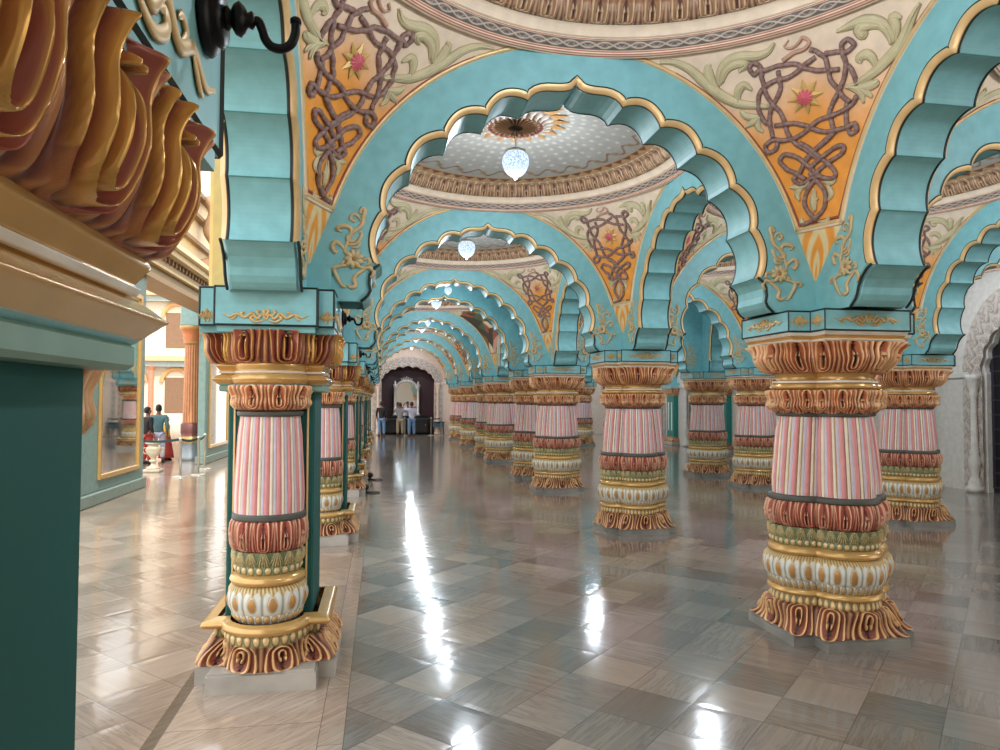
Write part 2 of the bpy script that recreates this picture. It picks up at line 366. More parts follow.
# ------------------------------------------------------------------ clustered pillar (right-hand rows)
def flute(u, v):
    f = u-np.floor(u)
    h = np.where(f < .36, np.sqrt(np.clip(1-((f-.18)/.18)**2, 0, 1)), np.where(f < .44, .1, np.where(f < .66, .75*np.sqrt(np.clip(1-((f-.55)/.11)**2, 0, 1)), np.where(f < .74, .05, .45*np.sqrt(np.clip(1-((f-.87)/.13)**2, 0, 1))))))
    c = np.where((f < .36)[..., None], PINK, np.where((f < .44)[..., None], col('8d6f4a', .4), np.where((f < .66)[..., None], col('eadfca'), np.where((f < .74)[..., None], col('a88a52', .5), LAV))))
    return h, c
def make_clustered():
    t = thing('clustered_pillar', 'x', 'pillar', (0, 0, 0))
    mb = MB().prism(plus_poly(.52, .345), 0, .068, GREY).prism(plus_poly(.508, .333), .068, .085, GREY)
    mb.build('plinth', 'marble', t)
    a = lambda nm, prof, fn, **k: mk(nm, *(lambda q: (q[0], q[1]))(lobes(prof, fn, **k)), k.pop('mat', 'paint') if 0 else 'paint', t, lobes(prof, fn, **k)[2])
    def part(nm, prof, fn, mat='paint', parent=t, **k):
        V, F, K = lobes(prof, fn, **k); return mk(nm, V, F, mat, parent, K)
    part('leaf_skirt', [(.085, .36, 1, .49, .33), (.10, .36, .95, .49, .33), (.14, .36, .7, .465, .33), (.20, .36, .35, .44, .33), (.265, .345, .0, .45, .34), (.285, .30, .0, .45, .34)], skirtleaf, n=241, nv=56, reps=3, amp=.045)
    part('frill_ring', [(.27, .315), (.30, .325), (.35, .315)], lambda u, v: beads(u, v*.9, OLIVE, PGOLD, col('5c5636')), n=121, nv=10, reps=14, amp=.012)
    part('lower_torus', [(.345, .30), (.352, .345), (.37, .362), (.395, .350), (.405, .325)], plain(GOLD), n=49, nv=14, amp=0, mat='gloss')
    part('bead_ring', [(.40, .315), (.43, .335), (.47, .345)], lambda u, v: beads(u, v, bead=col('b99a66', .3)), n=241, nv=12, reps=16, amp=.012)
    part('oval_bowl', [(.465, .34), (.50, .365), (.57, .378), (.63, .36), (.665, .325)], eggs, n=181, nv=36, reps=7, amp=.018)
    part('upper_torus', [(.66, .31), (.668, .34), (.69, .355), (.715, .345), (.735, .315)], plain(GOLD), n=49, nv=14, amp=0, mat='gloss')
    part('bead_ring', [(.735, .312), (.765, .325), (.795, .318)], lambda u, v: beads(u, v, col('8f9c78'), PGOLD, col('4f5c44')), n=161, nv=10, reps=14, amp=.014)
    part('olive_leaf_ring', [(.79, .31), (.83, .325), (.885, .325)], lambda u, v: fan(u, 1-v, col('98a074'), PGOLD, col('55603c')), n=145, nv=20, reps=9, amp=.028)
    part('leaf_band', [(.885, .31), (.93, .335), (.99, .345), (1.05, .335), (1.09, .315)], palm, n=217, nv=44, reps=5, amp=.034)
    part('dark_fillet', [(1.085, .30), (1.09, .342), (1.13, .340), (1.14, .30)], plain(BANDG), n=49, nv=12, amp=0)
    part('fluted_shaft', [(1.13, .308), (1.77, .252)], flute, n=161, nv=6, reps=7, amp=.016, mat='gloss')
    part('dark_fillet', [(1.765, .25), (1.772, .274), (1.80, .276), (1.81, .25)], plain(BANDG), n=49, nv=12, amp=0)
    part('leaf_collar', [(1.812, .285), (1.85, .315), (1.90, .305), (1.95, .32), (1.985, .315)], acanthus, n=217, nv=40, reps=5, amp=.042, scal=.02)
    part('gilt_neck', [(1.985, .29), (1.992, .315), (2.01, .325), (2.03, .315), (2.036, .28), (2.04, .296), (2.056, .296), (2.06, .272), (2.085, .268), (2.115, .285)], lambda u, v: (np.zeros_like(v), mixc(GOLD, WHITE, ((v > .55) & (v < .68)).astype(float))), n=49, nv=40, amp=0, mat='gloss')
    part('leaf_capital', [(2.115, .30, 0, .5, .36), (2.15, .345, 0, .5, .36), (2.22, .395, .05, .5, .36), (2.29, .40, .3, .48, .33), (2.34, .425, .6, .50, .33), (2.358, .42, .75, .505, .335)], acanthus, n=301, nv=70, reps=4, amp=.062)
    part('painted_cornice', [(2.35, .40, 1, .48, .33), (2.358, .4, 1, .505, .34), (2.372, .4, 1, .515, .345), (2.376, .4, 1, .50, .335), (2.40, .4, 1, .515, .345), (2.405, .4, 1, .525, .35), (2.43, .4, 1, .54, .358)],
         lambda u, v: (np.zeros_like(v), mixc(WHITE, GOLD, ((v > .4) & (v < .75)).astype(float))), n=81, nv=30, amp=0)
    imp = MB().prism(plus_poly(.548, .362), 2.43, 2.60, TEAL); frame_lines(imp, plus_poly(.548, .362), 2.436, 2.594, .007)
    ib = imp.build('impost_block', 'paint', t)
    for q in range(4):
        a = q*PI/2; R = Matrix.Rotation(a, 3, 'Z')
        put(FRIEZE_ME, 'scroll_ornament', ib, R @ Vector((0, -.548, 2.512)), a, (1.25, 1, 1.2))
        put(SHORT_ME, 'scroll_ornament', ib, R @ Vector((.455, -.362, 2.512)), a, (.62, 1, 1.2))
        put(SHORT_ME, 'scroll_ornament', ib, R @ Vector((.362, -.455, 2.512)), a+PI/2, (.62, 1, 1.2))
    core = MB().box(-HT, HT, -HT, HT, 2.6, ZTOP, TEAL); core.build('springer_block', 'paint', t)
    return t

# ------------------------------------------------------------------ square pier with engaged columns (left row)
def rrect(a, b_, r, n):
    """closed rounded rectangle, n points, counter-clockwise from (0,-b); returns xy"""
    pts = [(0, -b_)]
    for cx, cy, a0 in ((a-r, -b_+r, -PI/2), (a-r, b_-r, 0), (-a+r, b_-r, PI/2), (-a+r, -b_+r, PI)):
        for k in range(13): t = a0+PI/2*k/12; pts.append((cx+r*math.cos(t), cy+r*math.sin(t)))
    pts.append((0, -b_)); P = np.array(pts); d = np.r_[0, np.cumsum(np.linalg.norm(np.diff(P, axis=0), axis=1))]
    s = np.linspace(0, d[-1], n, endpoint=False)
    return np.stack([np.interp(s, d, P[:, 0]), np.interp(s, d, P[:, 1])], -1)
def pierplan(rho, a, b_, n, cy=.34):
    """square pier (a x b) with a round lobe bulging at front and back"""
    am = math.acos(max(-1, min(1, (b_-cy)/rho)))
    q = [(rho*math.sin(t), -(cy+rho*math.cos(t))) for t in np.linspace(0, am, 40)]
    if q[-1][0] < a: q += [(a, -b_)]
    q += [(max(a, q[-1][0]), 0)]
    h = q+[(x, -y) for x, y in q[::-1][1:]]
    P = np.array(h+[(-x, y) for x, y in h[::-1][1:]])
    d = np.r_[0, np.cumsum(np.linalg.norm(np.diff(P, axis=0), axis=1))]; s = np.linspace(0, d[-1], n, endpoint=False)
    return np.stack([np.interp(s, d, P[:, 0]), np.interp(s, d, P[:, 1])], -1)
def sweep(levels, planfn, fn, n, nv, reps, amp, xmax=None):
    """levels: list of (z, plan args...)"""
    L = np.array(levels, float); k = np.linspace(0, 1, len(L)); v = np.linspace(0, 1, nv)
    A = np.stack([pint(v, k, L[:, i], amp > .001) for i in range(L.shape[1])], -1)
    P = np.array([planfn(*A[i, 1:], n) for i in range(nv)])
    T = np.roll(P, -1, 1)-np.roll(P, 1, 1); nr = np.stack([T[..., 1], -T[..., 0]], -1); nr /= np.linalg.norm(nr, axis=-1, keepdims=True)+1e-9
    u = np.broadcast_to(np.linspace(0, reps, n, endpoint=False)[None], (nv, n)); vv = np.broadcast_to(v[:, None], (nv, n))
    h, c = fn(u, vv); P = P+nr*(amp*h*edge_taper(vv))[..., None]
    if xmax is not None: P[..., 0] = np.minimum(P[..., 0], xmax)
    V = np.concatenate([P, np.broadcast_to(A[:, :1, None], (nv, n, 1))], -1)
    return V.reshape(-1, 3), gridF(nv, n, True), np.asarray(c).reshape(-1, 4)
def drum(prof, fn, n, nv, reps, amp, span=235, cy=-.34):
    """part-round engaged column facing -Y"""
    L = np.array(prof, float); k = np.linspace(0, 1, len(L)); v = np.linspace(0, 1, nv)
    Z = pint(v, k, L[:, 0], amp > .001)[:, None]; R = pint(v, k, L[:, 1], amp > .001)[:, None]
    s = np.linspace(-1, 1, n)[None]; a = s*math.radians(span/2)
    u = np.broadcast_to((s*.5+.5)*reps, (nv, n)); vv = np.broadcast_to(v[:, None], (nv, n))
    h, c = fn(u, vv); R = R+amp*h*edge_taper(vv)
    V = np.stack([R*np.sin(a), cy-R*np.cos(a), np.broadcast_to(Z, R.shape)], -1)
    return V.reshape(-1, 3), gridF(nv, n), np.asarray(c).reshape(-1, 4)
def make_pier():
    t = thing('square_pier', 'x', 'pillar')
    MB().prism(plus_poly(.455, .40, .60, .345), 0, .115, LGREY).prism(plus_poly(.443, .388, .588, .333), .115, .132, LGREY).build('plinth', 'lmarble', t)
    q = sweep([(.13, .262, .43, .42), (.15, .26, .425, .415), (.20, .25, .40, .40), (.25, .245, .36, .37), (.29, .245, .34, .35)], pierplan, skirtleaf, 960, 44, 14, .042)
    mk('leaf_skirt', q[0], q[1], 'paint', t, q[2])
    q = sweep([(.285, .262, .33, .33), (.33, .27, .335, .335), (.36, .262, .33, .33)], pierplan, lambda u, v: beads(u, v*.9, OLIVE, PGOLD, col('5c5636')), 700, 10, 56, .012)
    mk('frill_ring', q[0], q[1], 'paint', t, q[2])
    q = sweep([(.35, .25, .35, .35), (.36, .285, .40, .40), (.385, .30, .425, .425), (.41, .29, .41, .41), (.425, .24, .33, .33)], pierplan, plain(GOLD), 300, 16, 1, 0)
    mk('lower_torus', q[0], q[1], 'gloss', t, q[2])
    a = .29; sh = MB()
    sh.box(-a, a, -a, a, .40, 2.0, DTEAL, .012)
    body = sh.build('pier_body', 'pier', t)
    for sx in (-1, 1):
        for sy in (-1, 1):
            MB().box(*sorted((sx*.238, sx*.252)), *sorted((sy*(a-.002), sy*(a+.010))), .52, 1.90, PGOLD, .003).build('gilt_strip', 'paint', body)
    for sgn in (0, PI):
        def part(nm, prof, fn, n, nv, reps, amp, mat='paint'):
            V, F, K = drum(prof, fn, n, nv, reps, amp); mk(nm, V, F, mat, t, K, rot=(0, 0, sgn))
        part('bead_ring', [(.42, .205), (.45, .222), (.48, .23)], beads, 241, 12, 18, .012)
        part('oval_bowl', [(.475, .226), (.52, .246), (.57, .253), (.63, .24), (.665, .215)], eggs, 241, 36, 8, .016)
        part('upper_torus', [(.66, .20), (.668, .235), (.69, .253), (.715, .243), (.735, .205)], plain(GOLD), 49, 14, 1, 0, 'gloss')
        part('bead_ring', [(.735, .205), (.765, .216), (.795, .212)], lambda u, v: beads(u, v, col('8f9c78'), PGOLD, col('4f5c44')), 241, 10, 16, .012)
        part('olive_leaf_ring', [(.79, .205), (.83, .222), (.885, .22)], lambda u, v: fan(u, 1-v, col('98a074'), PGOLD, col('55603c')), 241, 20, 11, .022)
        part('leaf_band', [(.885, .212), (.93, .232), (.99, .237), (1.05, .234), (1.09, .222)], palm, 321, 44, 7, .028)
        part('dark_fillet', [(1.085, .21), (1.09, .243), (1.13, .241), (1.14, .21)], plain(BANDG), 49, 12, 1, 0)
        part('fluted_shaft', [(1.13, .230), (1.78, .195)], flute, 241, 6, 12, .012, 'gloss')
        part('dark_fillet', [(1.775, .19), (1.782, .218), (1.81, .22), (1.82, .19)], plain(BANDG), 49, 12, 1, 0)
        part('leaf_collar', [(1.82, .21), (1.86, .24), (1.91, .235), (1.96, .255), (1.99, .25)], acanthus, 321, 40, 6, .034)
    q = sweep([(1.985, .235, .335, .335), (1.99, .24, .345, .345), (2.005, .25, .36, .36), (2.03, .265, .385, .39), (2.055, .25, .355, .36), (2.062, .235, .34, .345), (2.066, .225, .33, .335), (2.07, .23, .345, .35), (2.082, .235, .35, .355), (2.086, .228, .34, .345),
               (2.12, .24, .36, .37), (2.15, .235, .35, .36)], pierplan, lambda u, v: (np.zeros_like(v), mixc(mixc(GOLD, WHITE, ((v > .6) & (v < .74)).astype(float)), TEAL2, (v < .12).astype(float))), 500, 60, 1, 0)
    mk('gilt_neck', q[0], q[1], 'gloss', t, q[2])
    MB().box(-.345, .345, -.345, .345, 1.945, 1.99, col('7a9c8c'), .008).build('neck_bed', 'paint', t)
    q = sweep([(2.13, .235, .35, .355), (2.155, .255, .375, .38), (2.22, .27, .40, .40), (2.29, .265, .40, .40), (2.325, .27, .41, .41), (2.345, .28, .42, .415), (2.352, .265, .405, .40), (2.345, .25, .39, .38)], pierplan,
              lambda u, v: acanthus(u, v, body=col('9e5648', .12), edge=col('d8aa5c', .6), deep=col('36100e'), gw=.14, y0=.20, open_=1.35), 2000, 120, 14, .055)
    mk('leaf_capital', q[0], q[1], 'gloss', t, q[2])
    ib = MB().prism(plus_poly(.43, .50, .585, .31), 2.335, 2.375, TEAL2).prism(plus_poly(.430, .54, .60, .325), 2.375, 2.635, TEAL)
    frame_lines(ib, plus_poly(.430, .54, .60, .325), 2.38, 2.63, .007)
    o = ib.build('impost_block', 'paint', t)
    put(FRIEZE_ME, 'scroll_ornament', o, (0, -.60, 2.435), 0, (1.2, 1, 1.15)); put(FRIEZE_ME, 'scroll_ornament', o, (0, .60, 2.435), PI, (1.2, 1, 1.15))
    put(FRIEZE_ME, 'scroll_ornament', o, (.430, 0, 2.46), PI/2, (2.1, 1, 1.7)); put(FRIEZE_ME, 'scroll_ornament', o, (-.430, 0, 2.46), -PI/2, (2.1, 1, 1.7))
    for sx in (-1, 1):
        for sy in (-1, 1): put(SHORT_ME, 'scroll_ornament', o, (sx*.385, sy*.54, 2.44), 0 if sy < 0 else PI, (.42, 1, 1.1))
    MB().box(-HT, HT, -HT, HT, 2.635, ZTOP, TEAL).box(-HT-.0, HT+.16, -.36, .36, 2.635, 2.84, TEAL).build('springer_block', 'paint', t)
    MB().box(-.40, -HT, -.34, .34, 2.635, 5.3, col('e0c078')).box(-.43, -HT, -.30, -.22, 2.635, 5.3, col('ecd08a')).box(-.43, -HT, .22, .30, 2.635, 5.3, col('ecd08a')).build('yellow_pilaster', 'paint', t)
    return t

def make_sconce():
    t = thing('iron_wall_bracket', 'x', 'lamp bracket')
    MB().lathe([(.02, 0), (.07, 0), (.078, .008), (.07, .02), (.055, .023), (.06, .031), (.05, .040), (.022, .043)], n=24, axis='x').build('rosette', 'iron', t, True)
    MB().lathe([(.02, .04), (.024, .046), (.016, .052), (.03, .060), (.034, .069), (.026, .078), (.014, .084), (.018, .092), (.012, .098)], n=18, axis='x').build('turned_knob', 'iron', t, True)
    P = cr([(.095, 0, 0), (.105, 0, -.002), (.113, 0, -.02), (.118, 0, -.036), (.13, 0, -.05), (.15, 0, -.053), (.168, 0, -.042), (.176, 0, -.02), (.177, 0, .003)], 5)
    MB().tube(P, .0095, None, 12).lathe([(.011, .0), (.012, .009), (.008, .013)], n=12, cx=.177).build('curved_arm', 'iron', t, True)
    return t

# ------------------------------------------------------------------ cusped arches
CUSP = [(1.635, 2.60), (1.565, 2.68), (1.50, 2.87), (1.46, 3.26), (1.29, 3.60), (1.01, 3.86), (.70, 4.05), (.385, 4.19)]
OGEE = [(.362, 4.222), (.325, 4.250), (.28, 4.268), (.23, 4.276), (.18, 4.277), (.13, 4.279), (.09, 4.284), (.055, 4.293), (.028, 4.308), (.01, 4.328), (0, 4.352)]
def intrados(half, kx=None):
    """right side from springing to crown as (x, z), scaled to the half span"""
    k = (kx or (half-.58)/1.635)*.982; P = []
    # base flare: cyma, then a small bulge up to the first cusp
    P += [(1.635, 2.60), (1.61, 2.615), (1.585, 2.64), (1.565, 2.68), (1.575, 2.73), (1.572, 2.79), (1.54, 2.84), (1.50, 2.87)]
    sag = [0, 0, .17, .20, .22, .24, .25]
    for i in range(2, 7):
        a, b_ = np.array(CUSP[i]), np.array(CUSP[i+1]); d = b_-a; L = np.linalg.norm(d)
        n = np.array([d[1], -d[0]])/L
        if n @ (np.array([a[0], a[1]-2.7])+1e-6) < 0: n = -n
        for j in range(1, 15):
            t = j/14; s = sag[i]*L*math.sin(PI*t)**.8
            P.append(tuple(a+d*t+n*s))
    P = [(x if z > 2.87 or kx is None else x+((half-.68-(1.635-x))/k-x)*min(1, (2.87-z)/.2), z) for x, z in P]
    return np.array(P+OGEE)*np.array([k, 1.0])-np.array([[0, .012*min(1, max(0, (z-2.9)))] for _, z in P+OGEE])
CUSP_IDX = [7+14*i for i in range(0, 6)]
def make_arch(name, half, label='x', kx=None):
    t = thing(name, label, 'arch')
    R = intrados(half, kx); Lf = R[::-1][1:]*[-1, 1]; P = np.concatenate([R, Lf]); n = len(P)
    T = np.gradient(P, axis=0); nr = np.stack([T[:, 1], -T[:, 0]], -1); nr /= np.linalg.norm(nr, axis=1)[:, None]+1e-9
    for _ in range(1): nr = nr*.5+.25*(np.roll(nr, 1, 0)+np.roll(nr, -1, 0)); nr[0] = [1, 0]; nr[-1] = [-1, 0]
    nr /= np.linalg.norm(nr, axis=1)[:, None]
    g = np.zeros(n); i0 = 7; g[i0:n-i0] = 1
    W = half-HT
    out = []
    c0 = np.array([0, 2.6])
    Q1 = P+nr*.05; Q1[:, 0] = np.clip(Q1[:, 0], -W, W); Q1[:, 1] = np.maximum(Q1[:, 1], 2.6)
    for p in Q1:
        d = p-c0; d = d/np.linalg.norm(d)
        k = min(W/max(abs(d[0]), 1e-6), (ZTOP-2.6)/max(d[1], 1e-6)); out.append(c0+d*k)
    out = np.array(out); out[0] = [W, 2.6]; out[-1] = [-W, 2.6]
    # snap the outer points nearest the top corners on to them
    for sx in (1, -1):
        i = np.argmin(np.linalg.norm(out-[sx*W, ZTOP], axis=1)); out[i] = [sx*W, ZTOP]
    V = []; F = []
    def ring(Q, y): V.append(np.stack([Q[:, 0], np.full(n, y), Q[:, 1]], -1)); return len(V)-1
    def join(a, b_): F.extend([[a*n+i, a*n+i+1, b_*n+i+1, b_*n+i] for i in range(n-1)])
    o1 = ring(out, -HT); f1 = ring(Q1, -HT); s1 = ring(P+nr*0, -HT+.035*0+.0)
    # soffit starts behind the chamfer
    s1b = ring(P, -HT+.03); s2b = ring(P, HT-.03); f2 = ring(Q1, HT); o2 = ring(out, HT)
    F.clear(); join(o1, f1); join(f1, s1b); join(s1b, s2b); join(s2b, f2); join(f2, o2); join(o2, o1)
    wl = MB(); wl.add(np.concatenate(V), F, TEAL)
    for i in CUSP_IDX:
        for j in (i, n-1-i): wl.tube([(P[j, 0], -HT+.05, P[j, 1]-.001), (P[j, 0], HT-.05, P[j, 1]-.001)], .004, col('4f8f8c'), 4)
    wl.build('spandrel_wall', 'paint', t)
    # gilded chamfer with dark outlines, both faces
    for sy in (-1, 1):
        mb = MB(); sl = slice(i0, n-i0); m = n-2*i0
        rows = [(P+nr*.050, HT+.004), (P+nr*.039, HT+.006), (P+nr*.037, HT+.007), (P+nr*.004, HT-.026), (P-nr*.003, HT-.032), (P-nr*.003, HT-.045), (P, HT-.05)]
        cc = [LINE, LINE, PGOLD, col('d8b078', .4), LINE, LINE, LINE]
        VV = np.concatenate([np.stack([q[sl, 0], np.full(m, sy*y), q[sl, 1]], -1) for q, y in rows])
        mb.add(VV, gridF(len(rows), m).tolist(), np.concatenate([np.tile(c, (m, 1)) for c in cc]))
        mb.build('gilt_edging', 'paint', t, True)
        for s_ in (slice(0, i0+1), slice(n-i0-1, n)):
            ln = MB(); q = P[s_]+nr[s_]*.012; ln.tube(np.stack([q[:, 0], np.full(len(q), sy*(HT+.002)), q[:, 1]], -1), .011, LINE, 5)
            ln.build('dark_outline', 'paint', t, True)
    if half > 1.5:
        for sx in (-1, 1):
            for sy in (-1, 1):
                put(VINE_ME, 'floral_spray', t, (sx*(half-(.62 if kx else .54)), sy*HT, 2.90), 0 if sy < 0 else PI, (sx*sy*-1*1.0, 1, 1.0))
    return t

# ------------------------------------------------------------------ domed bay ceilings
MOTIF = json.loads('''{"straps":[[[0.32,0.59],[0.335,0.635],[0.325,0.665],[0.295,0.645],[0.29,0.605],[0.325,0.62],[0.355,0.615],[0.415,0.62],[0.475,0.605],[0.51,0.575],[0.565,0.55],[0.63,0.535],[0.675,0.525]],[[0.33,0.63],[0.31,0.57],[0.29,0.51],[0.29,0.465],[0.31,0.43],[0.32,0.39],[0.31,0.35],[0.325,0.31],[0.385,0.28],[0.48,0.245],[0.555,0.22]],[[0.54,0.66],[0.57,0.63],[0.6,0.595],[0.62,0.54],[0.635,0.495],[0.695,0.44],[0.745,0.405],[0.785,0.39]],[[0.56,0.61],[0.52,0.595],[0.485,0.575],[0.435,0.555],[0.38,0.555],[0.32,0.545],[0.26,0.515],[0.225,0.48],[0.195,0.44],[0.19,0.4],[0.22,0.38]],[[0.395,0.595],[0.385,0.56],[0.375,0.52],[0.34,0.485],[0.285,0.45],[0.235,0.41],[0.2,0.36],[0.185,0.335]],[[0.6,0.615],[0.645,0.605],[0.695,0.59],[0.72,0.61],[0.685,0.645],[0.665,0.63],[0.68,0.585],[0.705,0.535],[0.71,0.49],[0.7,0.455],[0.68,0.425],[0.655,0.395],[0.645,0.365],[0.675,0.325],[0.69,0.3],[0.615,0.275],[0.48,0.25],[0.395,0.23]],[[0.715,0.53],[0.755,0.495],[0.8,0.44]],[[0.82,0.405],[0.805,0.38],[0.735,0.365],[0.655,0.36],[0.555,0.355],[0.46,0.33],[0.36,0.315],[0.26,0.315],[0.175,0.325],[0.09,0.31],[0.08,0.285],[0.16,0.29],[0.205,0.315]],[[0.765,0.39],[0.77,0.355],[0.81,0.305],[0.855,0.28],[0.905,0.285],[0.865,0.31],[0.81,0.305],[0.725,0.305],[0.61,0.31],[0.505,0.335],[0.44,0.355],[0.36,0.37],[0.24,0.375]],[[0.67,0.295],[0.53,0.26],[0.405,0.225],[0.305,0.19],[0.22,0.175],[0.27,0.155],[0.39,0.16],[0.535,0.185],[0.665,0.205],[0.795,0.22],[0.815,0.24],[0.745,0.25],[0.635,0.235],[0.52,0.215],[0.44,0.2]],[[0.38,0.295],[0.465,0.265],[0.57,0.225],[0.69,0.19],[0.765,0.155],[0.675,0.15],[0.535,0.17],[0.42,0.21],[0.31,0.25],[0.215,0.265],[0.145,0.245],[0.18,0.215],[0.255,0.195],[0.365,0.165]],[[0.535,0.185],[0.5,0.16],[0.37,0.13],[0.29,0.095],[0.31,0.06],[0.47,0.025]],[[0.43,0.185],[0.5,0.155],[0.6,0.12],[0.635,0.075],[0.54,0.045],[0.32,0.025],[0.18,0.02]]],"snake":[[[0.43,0.64],[0.48,0.665],[0.52,0.67],[0.54,0.7],[0.52,0.74],[0.505,0.715],[0.475,0.695],[0.455,0.715],[0.475,0.75]]],"leaves":[[[0.26,0.45],[0.185,0.47],[0.115,0.49],[0.075,0.535],[0.07,0.605],[0.09,0.695],[0.08,0.75],[0.04,0.76]],[[0.115,0.585],[0.175,0.65],[0.245,0.705],[0.3,0.72],[0.35,0.7],[0.395,0.71],[0.43,0.755]],[[0.135,0.595],[0.21,0.66],[0.27,0.685],[0.285,0.66],[0.245,0.635]],[[0.075,0.55],[0.105,0.615],[0.15,0.68],[0.18,0.705]],[[0.12,0.495],[0.165,0.54],[0.215,0.565],[0.235,0.535]],[[0.18,0.42],[0.105,0.43],[0.09,0.46]],[[0.195,0.425],[0.11,0.405],[0.035,0.39]],[[0.18,0.42],[0.125,0.385],[0.135,0.36]],[[0.735,0.445],[0.81,0.45],[0.885,0.47],[0.93,0.5],[0.96,0.535],[0.95,0.585],[0.935,0.635],[0.93,0.675]],[[0.91,0.55],[0.86,0.605],[0.79,0.67],[0.725,0.71],[0.675,0.71],[0.635,0.705]],[[0.845,0.625],[0.76,0.675],[0.72,0.675],[0.745,0.635],[0.755,0.65]],[[0.915,0.555],[0.885,0.61],[0.84,0.67],[0.885,0.645]],[[0.89,0.475],[0.835,0.525],[0.79,0.55],[0.765,0.54],[0.785,0.52]],[[0.73,0.45],[0.82,0.43],[0.915,0.425],[0.93,0.435]],[[0.73,0.45],[0.82,0.43],[0.94,0.38]],[[0.73,0.45],[0.815,0.425],[0.89,0.37]],[[0.415,0.155],[0.26,0.145],[0.13,0.15]],[[0.32,0.145],[0.205,0.125],[0.21,0.1]],[[0.59,0.145],[0.705,0.135],[0.78,0.145]],[[0.65,0.13],[0.72,0.1],[0.675,0.08]],[[0.425,0.055],[0.425,0.09],[0.465,0.13]],[[0.42,0.085],[0.515,0.095]],[[0.485,0.02],[0.66,0.015],[0.705,0.03]],[[0.27,0.02],[0.155,0.03],[0.195,0.045]]],"star":[0.49,0.455]}''')
PH0 = math.radians(16.3)
def pend(u, v, hx, hy, sx=1, sy=1, off=0.0):
    u = np.asarray(u, float); v = np.asarray(v, float)
    def f(u, v):
        ph = PH0+(PI/2-PH0)*v; ca = RZ/1.985*np.cos(ph); cb = .863*np.cos(ph)
        ta, tb = np.arctan2(1, ca), np.arctan2(cb, 1); ra, rb = np.hypot(ca, 1), np.hypot(1, cb)
        t = ta+(tb-ta)*u; r = ra+(rb-ra)*u
        return np.stack([r*np.cos(t)*hx, r*np.sin(t)*hy, ZS+RZ*np.sin(ph)], -1)
    p = f(u, v)
    if off is not None:
        e = 1e-3; n = np.cross(f(u+e, v)-p, f(u, np.minimum(v+e, 1.2))-p); n /= np.linalg.norm(n, axis=-1, keepdims=True)+1e-9
        n = np.where((n[..., :1]*p[..., :1]+n[..., 1:2]*p[..., 1:2]) > 0, -n, n)
        p = p+n*np.asarray(off)[..., None] if np.ndim(off) else p+n*off
    else: n = None
    s = np.array([sx, sy, 1.0])
    return p*s, (n*s if n is not None else None)
def star(mb, P0, ex, ey, en, r1, r2, k, c, hgt):
    V = [P0+en*hgt]; 
    for i in range(2*k):
        a = PI*i/k; r = r1 if i % 2 == 0 else r2; V.append(P0+ex*r*math.cos(a)+ey*r*math.sin(a))
    mb.add(V, [[0, 1+i, 1+(i+1) % (2*k)] for i in range(2*k)], c)
def flower_lattice(r, th):
    """painted vault: grey-cream ground with small sprigs, a vine garland and a sunburst"""
    base = col('94918a')
    c = np.tile(base, r.shape+(1,))
    u = th/(2*PI)
    k1 = np.round(u*44)/44; rr = np.round(r*13)/13
    dd = np.hypot((u-np.round(u*44)/44)*2*PI*r, (r-rr)); sp = (1-sstep(.012, .02, dd))*(r < .78)
    c = mixc(c, col('c6beac'), sp*.6)
    w = np.abs(r-.86-.035*np.sin(2*PI*u*28)); c = mixc(c, col('7a5a3c'), (1-sstep(.006, .014, w)))
    w = np.hypot((u*28-np.floor(u*28)-.5)*2*PI*r/28, r-.86); c = mixc(c, col('8d6a40'), (1-sstep(.02, .03, w))*.8)
    t = np.abs(((u*60) % 1)-.5)*2; c = mixc(c, col('b48a5c'), ((r > .925)).astype(float)*.9); c = mixc(c, col('6b4128'), ((r > .94)&(r < .985)&(t*.045 > (r-.94))).astype(float))
    return c
